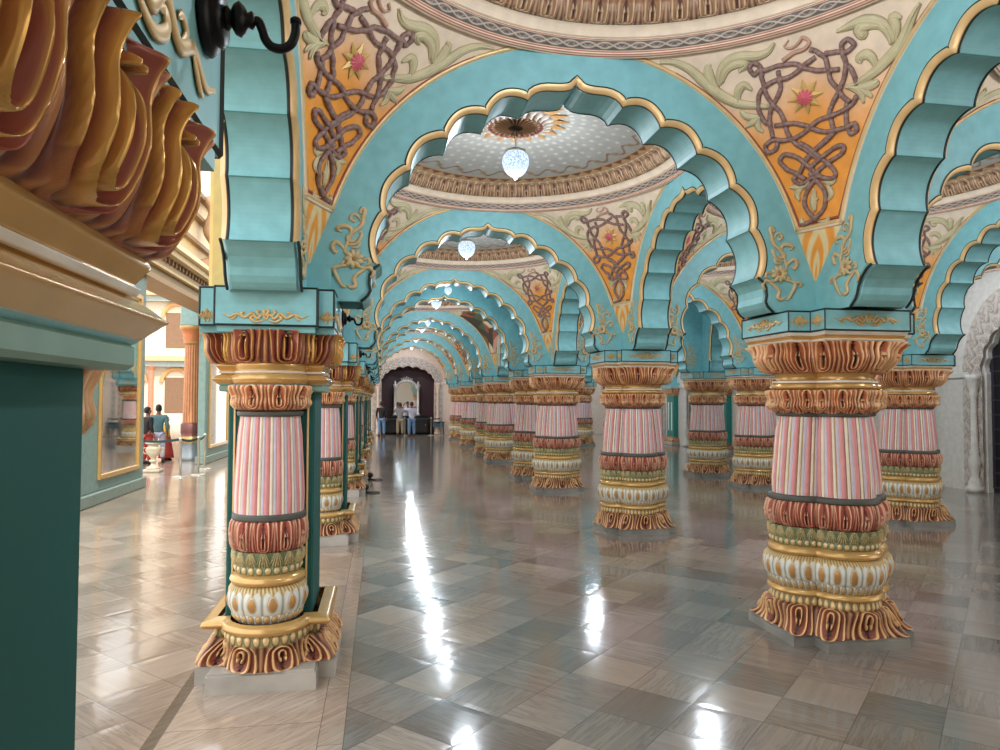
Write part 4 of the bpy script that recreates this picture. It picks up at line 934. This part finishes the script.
# end wall
EY = 38.1; ECX = 1.40
e = doorway('marble_doorway', 'tall carved marble doorway closing the far end of the main aisle behind the visitors', 2.6, 1.39, 2.75, 3.55, 4.12, bw=.46, tint='e2c8b4'); e.location = (ECX, EY, 0)
struct(MB().box(4.0, 12.9, EY, EY+.25, 0, ROOF, MARBLE).box(-1.7, -1.2, EY, EY+.25, 0, ROOF, MARBLE).build('wall_far'))
struct(MB().box(-1.2, 4.0, EY+1.9, EY+2.0, 0, ROOF, col('5c3034')).box(-1.3, -1.2, EY+.2, EY+2, 0, ROOF, col('5c3034')).box(4.0, 4.1, EY+.2, EY+2, 0, ROOF, col('5c3034')).box(-1.3, 4.1, EY+.2, EY+2, ROOF-.1, ROOF, col('5c3034')).build('wall_alcove'))
# silver mirror frame on a dark cabinet
t = thing('silver_mirror_frame', 'arched silver framed mirror standing on a dark cabinet inside the far doorway', 'mirror', (1.36, EY+.9, .98))
for sx in (-1, 1):
    MB().lathe([(.12, 0), (.12, .1), (.075, .14), (.07, 1.5), (.10, 1.56), (.12, 1.68), (.05, 1.76), (.06, 1.82), (.01, 1.9)], n=16, cx=sx*.62).build('post', 'silver', t, True)
P = [(.56*math.cos(a), 0, 1.45+.45*math.sin(a)) for a in np.linspace(0, PI, 25)]
MB().tube(P, .075, None, 8).build('arched_head', 'silver', t, True)
mb = MB(); 
for k in range(-3, 4): mb.tube(cr([(k*.05, 0, 1.9), (k*.09, 0, 2.02-.02*abs(k)), (k*.10, -.02, 2.12-.035*abs(k))], 4), .035, None, 6)
mb.build('crest', 'silver', t, True)
poly = [(-.56, 0), (.56, 0)]+[(.56*math.cos(a), 1.45+.45*math.sin(a)) for a in np.linspace(0, PI, 20)]
mk('mirror_pane', [(x, 0, z) for x, z in poly]+[(x, .03, z) for x, z in poly], [list(range(len(poly))), list(range(2*len(poly)-1, len(poly)-1, -1))], 'mirror', t, smooth=False)
t = thing('cabinet', 'low dark lacquered cabinet carrying the silver mirror frame', 'cabinet', (1.36, EY+.9, 0))
mb = MB().box(-1.15, 1.15, -.35, .4, .06, .93, None, .02); mb.build('body', 'wood', t)
MB().box(-1.22, 1.22, -.4, .45, .93, .98, None, .012).build('top', 'wood', t)
for k in (-.75, 0, .75):
    d_ = MB().box(k-.34, k+.34, -.37, -.352, .12, .88, None, .008).build('door', 'wood', t); MB().lathe([(.02, 0), (.012, -.02), (.02, -.035)], n=10, cx=k+.26, cy=-.372, cz=.5, axis='y').build('knob', 'steel', d_)

# ---- rope barriers
def make_post():
    t = thing('barrier_post', 'x', 'barrier post')
    MB().lathe([(.17, 0), (.17, .012), (.15, .022), (.04, .04)], n=24).build('base', 'steel', t, True)
    MB().lathe([(.03, .03), (.03, .86), (.038, .865), (.038, .94), (.02, .955)], n=16).build('pole', 'steel', t, True)
    return t
posts = [((375, 433), 'beside the man in black'), ((404.7, 433.5), 'between the two visitors'), ((431, 433.5), 'right of the man in the lilac shirt'), ((441, 433), 'at the right end of the far barrier'),
         ((180, 477), 'nearest of the trio near the courtyard opening'), ((198, 475), 'middle of the trio near the courtyard opening'), ((204.5, 469), 'farthest of the trio near the courtyard opening')]
pp = None; PX = []
for (px, py), w in posts:
    x, y = ground(px, py)
    if py < 440: y = 37.3; x = ray(px, py).x/ray(px, py).y*y
    PX.append((x, y)); lb = 'steel barrier post with round base, '+w
    if pp is None: pp = make_post(); pp.location = (x, y, 0); pp['label'] = lb
    else: dup(pp, (x, y, 0), 0, lb)
def belt(i, j, label, x1=None):
    a = PX[i]; b_ = PX[j] if j is not None else x1
    P = [(a[0]+(b_[0]-a[0])*s, a[1]+(b_[1]-a[1])*s, .905-.05*math.sin(PI*s)) for s in np.linspace(0, 1, 12)]
    mb = MB()
    V = [(x, y-.004, z-.03) for x, y, z in P]+[(x, y-.004, z+.03) for x, y, z in P]+[(x, y+.004, z+.03) for x, y, z in P]+[(x, y+.004, z-.03) for x, y, z in P]
    mb.add(V, [[a_*12+k, a_*12+k+1, ((a_+1) % 4)*12+k+1, ((a_+1) % 4)*12+k] for a_ in range(4) for k in range(11)])
    tag(mb.build('barrier_belt', 'belt'), label, 'barrier belt')
belt(0, 1, 'dark barrier belt behind the man in black at the far end'); belt(1, 2, 'dark barrier belt in front of the dark cabinet'); belt(2, 3, 'short dark barrier belt at the right of the far barrier')
belt(4, 5, 'dark green barrier belt between the nearest two posts at the courtyard opening'); belt(5, 6, 'short barrier belt joining the middle and farthest posts at the courtyard opening')
belt(4, None, 'dark green barrier belt running left from the nearest post to the mirror pier', (PX[4][0]-1.0, PX[4][1]-.2))
# small trolley right of the far barrier
t = thing('trolley', 'small blue grey trolley behind the far barrier', 'trolley', (3.0, 37.75, 0))
MB().box(-.28, .28, -.2, .2, .42, .66, col('4d6a72'), .02).build('bin', 'paint', t)
MB().box(-.32, .32, -.24, .24, .66, .69, col('232b2e'), .01).build('lid', 'paint', t)
for a in (-1, 1):
    for b_ in (-1, 1): MB().tube([(a*.25, b_*.17, .42), (a*.27, b_*.19, .0)], .014).build('leg', 'iron', t)
# low black fittings on the floor by the second and third piers
for k, (px, py) in enumerate(((363, 493), (368, 480))):
    x, y = ground(px, py); t = thing('floor_spotlight', 'small black floor spotlight with looped cable by the %s pier of the left row' % ('third' if k == 0 else 'fourth'), 'spotlight', (x+.05, y, 0))
    MB().lathe([(.10, 0), (.10, .02), (.03, .03), (.03, .06)], n=16).build('base', 'rubber', t, True)
    MB().lathe([(.05, -.09), (.07, .05), (.055, .06)], n=16, cz=.11, axis='y').build('head', 'rubber', t, True)
    P = cr([(.08, 0, .012), (.2, .1, .012), (.28, -.05, .012), (.18, -.16, .012), (.06, -.1, .012)], 6); MB().tube(P, .009, None, 6).build('cable', 'rubber', t, True)

# ---- left side: mirror piers, courtyard column, entablature, courtyard front
UX = -5.0
def mirror_pier(y0, y1, my0, my1, label):
    t = thing('mirror_pier', label, 'pillar', (UX, (y0+y1)/2, 0)); c = (y0+y1)/2
    MB().box(-.2, 0, y0-c, y1-c, .22, 4.5, col('76908a'), .015).build('pier_body', 'paint', t)
    MB().box(-.25, .06, y0-c-.05, y1-c+.05, 0, .22, col('7a8a80'), .02).build('plinth', 'paint', t)
    a, b_ = my0-c, my1-c; fr = MB()
    for (u0, u1, z0, z1) in ((a-.09, a, .42, 4.05), (b_, b_+.09, .42, 4.05), (a, b_, .42, .52), (a, b_, 3.95, 4.05)): fr.box(0, .05, u0, u1, z0, z1, GOLD, .012)
    f = fr.build('gilt_frame', 'gloss', t); MB().box(.004, .014, a, b_, .52, 3.95).build('mirror_pane', 'mirror', f)
mirror_pier(12.6, 16.33, 13.9, 15.9, 'grey green pier holding a tall gilt framed mirror, left of the courtyard opening')
mirror_pier(21.7, 25.4, 22.2, 24.6, 'farther grey green mirror pier seen just left of the nearest complete column')
ent = MB()
for z0, z1, d, c in ((4.5, 4.62, .10, col('b08d5c')), (4.62, 4.80, .05, col('8f7446')), (4.80, 4.86, .16, col('d8bd8a')), (4.86, 5.15, .08, col('a98a58')), (5.15, 5.30, .30, col('dcc394')), (5.30, 5.42, .42, col('e8d3a6')), (5.42, 6.0, .02, col('dcc08c')),
                     (6.0, 6.1, .14, col('8d6f4d')), (6.1, 6.7, .0, col('ecd7ae')), (6.7, 6.8, .18, col('8d6f4d')), (6.8, 7.3, .04, col('e2caa0')), (7.3, 7.42, .2, col('7f6350')), (7.42, 8.6, .0, col('ecdcc0'))):
    ent.box(UX-.6, UX+d, 12, 34, z0, z1, c)
for y in np.arange(12.3, 33.8, .3): ent.box(UX, UX+.14, y, y+.12, 5.02, 5.15, col('7d5f3c'))
o = ent.build('trim_1'); struct(o)
t = thing('scroll_bracket', 'brown and cream carved bracket on the cornice left of the yellow pilaster', 'bracket', (UX+.1, 20.6, 5.42))
mb = MB()
P = cr([(0, 0, 0), (.35, 0, .2), (.42, 0, .7), (.2, 0, 1.1), (.3, 0, 1.6), (.1, 0, 2.0)], 6)
mb.tube(P, np.linspace(.28, .12, len(P)), col('a9876a'), 10); mb.build('scroll', 'paint', t, True)
mb = MB()
for k in range(6): mb.tube(cr([(.3, -.2+.08*k, .2+.2*k), (.52, -.22+.08*k, .4+.2*k), (.4, -.2+.08*k, .6+.2*k)], 5), .05, col('d9c6ac'), 6)
mb.build('leafwork', 'paint', t, True)
t = thing('courtyard_column', 'slender orange fluted column with blue grey base at the courtyard opening', 'pillar', (-5.76, 23.3, 0))
MB().lathe([(.36, 0), (.36, .12), (.30, .16), (.30, .5), (.34, .55), (.34, .7), (.28, .75), (.31, .85), (.31, 1.1), (.26, 1.15)], [col('8f9aa0')]*4+[GOLD]*2+[col('7b4a44')]*4, 24).build('base', 'paint', t, True)
n = 72; V = []; K = []
for z, r0 in ((1.15, .25), (3.55, .21)):
    for k in range(n): a = 2*PI*k/n; r = r0+.012*math.cos(a*18); V.append((r*math.cos(a), r*math.sin(a), z)); K.append(mixc(col('b9683c'), col('e0a474'), np.array(.5+.5*math.cos(a*18))))
mk('fluted_shaft', V, gridF(2, n, True), 'paint', t, np.array(K))
MB().lathe([(.24, 3.55), (.28, 3.6), (.26, 3.66), (.30, 3.75), (.27, 3.8), (.34, 3.98), (.38, 4.05), (.38, 4.12)], [GOLD]*2+[COPPER]*4+[GOLD]*2, 24).build('capital', 'paint', t, True)
MB().box(-.3, .3, -.3, .3, 4.12, 5.4, col('9fc4c4'), .02).build('impost_block', 'paint', t)
t = thing('stone_urn', 'white carved stone urn at the left edge of the courtyard opening', 'urn', (*ground(153, 472), 0))
MB().box(-.2, .2, -.2, .2, 0, .08, col('b8ac98'), .01).lathe([(.17, .08), (.15, .12), (.06, .17), (.05, .24), (.09, .27), (.10, .30), (.05, .33), (.09, .40), (.17, .50), (.19, .58), (.15, .64), (.10, .67), (.19, .73), (.20, .75), (.17, .75)], [col('a8997f'), col('c9bb9f'), col('d6cab2')]*5, 20).build('bowl', 'paint', t, True)
for sx in (-1, 1): MB().tube(cr([(sx*.17, 0, .62), (sx*.25, 0, .60), (sx*.24, 0, .50), (sx*.15, 0, .46)], 5), .018, col('b8a88c')).build('handle', 'paint', t, True)
# courtyard front far beyond
t = thing('palace_wing', 'pale cream storeyed palace wing across the sunny courtyard', 'building', (-16, 56, 0))
mb = MB().box(-12, 10, 0, 3, 0, 17, col('eadfca')); mb.build('wall', 'paint', t)
for z in (4.6, 9.4, 14.2): MB().box(-12.2, 10.2, -.9, 0, z, z+.35, col('d8b98c')).box(-12.2, 10.2, -.6, 0, z-.4, z, col('a9b9b8')).build('cornice', 'paint', t)
for x in np.arange(-11, 10, 3.0):
    for z in (.8, 5.6, 10.2):
        w = MB().box(x-.75, x+.75, -.06, .05, z, z+2.6, col('8a6a50'), .02)
        w.prism([(x-.75+.0, -.06), (x+.75, -.06), (x+.75, .05), (x-.75, .05)], z+2.6, z+2.62, col('e8b878')); o = w.build('window', 'paint', t)
        P = [(x+.95*math.cos(a), -.12, z+2.3+.95*math.sin(a)) for a in np.linspace(0, PI, 13)]; MB().tube(P, .16, col('e3b27a'), 6).build('window_hood', 'paint', o)
    MB().lathe([(.28, 0), (.28, .3), (.2, .4), (.18, 3.9), (.32, 4.2)], col('c98a6a'), 12, x+1.5, -.7).build('column', 'paint', t)

# ---- people
def skin(name, pts, edges, mat, parent, root=0, sub=2):
    me = bpy.data.meshes.new(name); me.from_pydata([p[:3] for p in pts], edges, []); me.update()
    o = bpy.data.objects.new(name, me); C.objects.link(o); o.parent = parent
    me.materials.append(M[mat])
    sm = o.modifiers.new('Skin', 'SKIN'); sm.use_smooth_shade = True
    if not me.skin_vertices: 
        pass
    lay = me.skin_vertices[0].data if me.skin_vertices else None
    if lay:
        for i, p in enumerate(pts): lay[i].radius = (p[3], p[4] if len(p) > 4 else p[3]); lay[i].use_root = (i == root)
    s = o.modifiers.new('Sub', 'SUBSURF'); s.levels = sub; s.render_levels = sub
    return o
def person(label, x, y, rz, top, legs, h=1.68, arms='down', skirt=False, hair='hair'):
    t = thing('person', label, 'person', (x, y, 0), rz); t.scale = (h/1.7,)*3
    J = dict(pel=(0, 0, .93), ch=(0, 0, 1.28), nk=(0, 0, 1.45), hd=(0, -.015, 1.60))
    A = {'down': [((.20, 0, 1.38), (.25, .03, 1.12), (.24, -.06, .88)), ((-.20, 0, 1.38), (-.25, .03, 1.12), (-.24, -.06, .88))],
         'up': [((.20, 0, 1.38), (.30, -.18, 1.28), (.12, -.32, 1.50)), ((-.20, 0, 1.38), (-.30, -.18, 1.28), (-.12, -.32, 1.50))],
         'head': [((.20, 0, 1.38), (.36, -.05, 1.34), (.18, -.10, 1.58)), ((-.20, 0, 1.38), (-.25, .03, 1.12), (-.22, -.16, 1.0))]}[arms]
    pts = [(0, 0, .93, .13, .10), (0, 0, 1.12, .12, .09), (0, 0, 1.32, .14, .095), (0, 0, 1.44, .06, .06), (0, -.005, 1.50, .05, .05), (0, -.015, 1.58, .075, .09), (0, -.01, 1.65, .075, .085)]
    ed = [(0, 1), (1, 2), (2, 3), (3, 4), (4, 5), (5, 6)]
    for s in A:
        b_ = len(pts); pts += [(*s[0], .055, .055), (*s[1], .042, .042), (*s[2], .028, .028)]
        hv = Vector(s[2])+(Vector(s[2])-Vector(s[1])).normalized()*.09; pts.append((*hv, .035, .018)); ed += [(2, b_), (b_, b_+1), (b_+1, b_+2), (b_+2, b_+3)]
        for q in (-.02, 0, .02):
            fv = hv+(Vector(s[2])-Vector(s[1])).normalized()*.07+Vector((q, 0, 0)); pts.append((*fv, .009, .009)); ed.append((b_+3, len(pts)-1))
    for sx in (-1, 1):
        b_ = len(pts); pts += [(sx*.10, 0, .86, .095, .095), (sx*.12, -.02, .48, .062, .062), (sx*.13, .02, .09, .042, .042), (sx*.14, -.12, .035, .045, .03)]; ed += [(0, b_), (b_, b_+1), (b_+1, b_+2), (b_+2, b_+3)]
    body = skin('body', pts, ed, 'skin', t)
    tp = [(0, 0, .86, .155, .12), (0, 0, 1.0, .15, .115), (0, 0, 1.15, .145, .11), (0, 0, 1.34, .165, .115), (0, 0, 1.42, .07, .07)]; te = [(0, 1), (1, 2), (2, 3), (3, 4)]
    for s in A:
        b_ = len(tp); mid = Vector(s[0]).lerp(Vector(s[1]), 1); w = Vector(s[1]).lerp(Vector(s[2]), .75); tp += [(*s[0], .075, .075), (*mid, .06, .06), (*w, .045, .045)]; te += [(3, b_), (b_, b_+1), (b_+1, b_+2)]
    skin('shirt', tp, te, top, t)
    if skirt: MB().lathe([(.30, .08), (.27, .3), (.20, .7), (.15, .95)], n=20).build('skirt', legs, t, True)
    else:
        lp = [(0, 0, .92, .15, .12)]; le = []
        for sx in (-1, 1):
            b_ = len(lp); lp += [(sx*.10, 0, .83, .11, .11), (sx*.12, -.02, .48, .082, .082), (sx*.13, .015, .12, .065, .065)]; le += [(0, b_), (b_, b_+1), (b_+1, b_+2)]
        skin('trousers', lp, le, legs, t)
    for sx in (-1, 1): MB().lathe([(.0, 0), (.05, .0), (.055, .04), (.045, .075), (.01, .085)], n=14, cx=sx*.14, cy=-.05).build('shoe', 'rubber', t, True, scale=None) if False else mk('shoe', *shoe(sx), 'rubber', t)
    V, F = cap(0, .012, 1.655, .088, .105, .10); mk('hair', V, F, hair, t)
    fm = MB()
    for sx in (-1, 1): fm.lathe([(.012, 0), (.012, -.006)], col('141010'), 8, sx*.03, -.098, 1.62, 'y')
    fm.tube([(0, -.095, 1.63), (0, -.115, 1.59), (0, -.10, 1.585)], .011, col('8a5a42'), 5); fm.tube([(-.022, -.095, 1.55), (.022, -.095, 1.55)], .006, col('5a2a26'), 4)
    for sx in (-1, 1): fm.tube([(sx*.082, 0, 1.63), (sx*.09, .01, 1.60), (sx*.08, 0, 1.575)], .012, col('8a5a42'), 5)
    fm.build('face', 'paint', t)
    return t
def cap(cx, cy, cz, rx, ry, rz):
    V = []; n = 16
    for i in range(9):
        a = PI/2*(1-i/8*1.35)
        for k in range(n): b_ = 2*PI*k/n; dip = -.05 if math.sin(b_) > 0 and i > 5 else 0; V.append((cx+rx*math.cos(a)*math.cos(b_), cy+ry*math.cos(a)*math.sin(b_)+(.02 if i > 5 and math.sin(b_) < 0 else 0), cz+rz*math.sin(a)*(1)+dip*(i-5)/3*(i > 5)))
    return V, gridF(9, n, True)
def shoe(sx):
    V = []; n = 12
    for z, s in ((0, 1), (.03, 1.02), (.06, .85), (.085, .45)):
        for k in range(n): a = 2*PI*k/n; V.append((sx*.135+.048*s*math.cos(a), -.06+.13*s*math.sin(a)+(.03 if z > .05 else 0), z))
    return V, gridF(4, n, True).tolist()+[list(range(n-1, -1, -1)), list(range(3*n, 4*n))]
def far_x(px, Y): r = ray(px, 430); return r.x/r.y*Y
person('person in black shirt and blue jeans standing at the left of the far end', far_x(381.5, 36.5), 36.5, 2.9, 'shirt_black', 'denim', 1.72)
person('person in grey shirt and beige trousers raising arms before the far mirror', far_x(400, 36.7), 36.7, PI, 'shirt_grey', 'khaki', 1.66, 'up')
person('person in lilac shirt and pale blue trousers with a hand at the head', far_x(411.5, 36.2), 36.2, PI+.3, 'shirt_white', 'denim', 1.70, 'head')
def at(px, d0): r = ray(px, 430); return r.x/r.y*d0, d0
person('person in slate blue shirt and pale trousers seen through the courtyard opening', *at(158.5, 22.6), PI, 'shirt_teal', 'shirt_white', 1.66)
person('person in dark clothing half hidden behind the mirror pier', *at(147.5, 22.0), 2.4, 'shirt_black', 'shirt_red', 1.6)
person('small person in red and yellow dress beside the person in slate blue', *at(166.5, 23.4), 2.2, 'gold_cloth', 'shirt_red', 1.3, 'down', True)

# ---- light
w = bpy.data.worlds.new('World'); bpy.context.scene.world = w; w.use_nodes = True
nt = w.node_tree; bg = nt.nodes['Background']
tc = N(nt, 'ShaderNodeTexCoord'); sp = N(nt, 'ShaderNodeSeparateXYZ'); nt.links.new(tc.outputs['Generated'], sp.inputs[0])
rp = N(nt, 'ShaderNodeValToRGB'); e = rp.color_ramp.elements
e[0].position = .45; e[0].color = (.75, .58, .42, 1); e[1].position = .75; e[1].color = (.86, .93, 1.0, 1); x = e.new(.52); x.color = (1.0, .90, .78, 1)
mr = N(nt, 'ShaderNodeMapRange'); mr.inputs[1].default_value = -1; nt.links.new(sp.outputs[2], mr.inputs[0]); nt.links.new(mr.outputs[0], rp.inputs[0])
nt.links.new(rp.outputs[0], bg.inputs[0]); bg.inputs[1].default_value = 2.6
sun = bpy.data.lights.new('sun', 'SUN'); sun.energy = 3.0; sun.color = (1, .93, .82); sun.angle = .02
o = bpy.data.objects.new('sun', sun); C.objects.link(o); o.rotation_euler = (math.radians(42), 0, math.radians(20))

# ---- camera
fw = Vector((math.sin(ya_)*math.cos(pi_), math.cos(ya_)*math.cos(pi_), math.sin(pi_)))
rt = Vector((math.cos(ya_), -math.sin(ya_), 0)); up = rt.cross(fw)
r2 = rt*math.cos(ro_)+up*math.sin(ro_); u2 = up*math.cos(ro_)-rt*math.sin(ro_)
cd = bpy.data.cameras.new('camera'); cam = bpy.data.objects.new('camera', cd); C.objects.link(cam)
cd.sensor_width = 36; cd.lens = f_/1000*36; cd.clip_start = .05; cd.clip_end = 300
cam.matrix_world = Matrix(((r2.x, u2.x, -fw.x, 0), (r2.y, u2.y, -fw.y, 0), (r2.z, u2.z, -fw.z, H_), (0, 0, 0, 1)))
S = bpy.context.scene; S.camera = cam
S.view_settings.view_transform = 'Standard'; S.view_settings.look = 'None'; S.view_settings.gamma = 1; S.view_settings.use_curve_mapping = False
S.view_settings.exposure = 0.04
S.cycles.max_bounces = 8; S.cycles.diffuse_bounces = 5; S.cycles.use_denoising = True
S.cycles.sample_clamp_indirect = 6
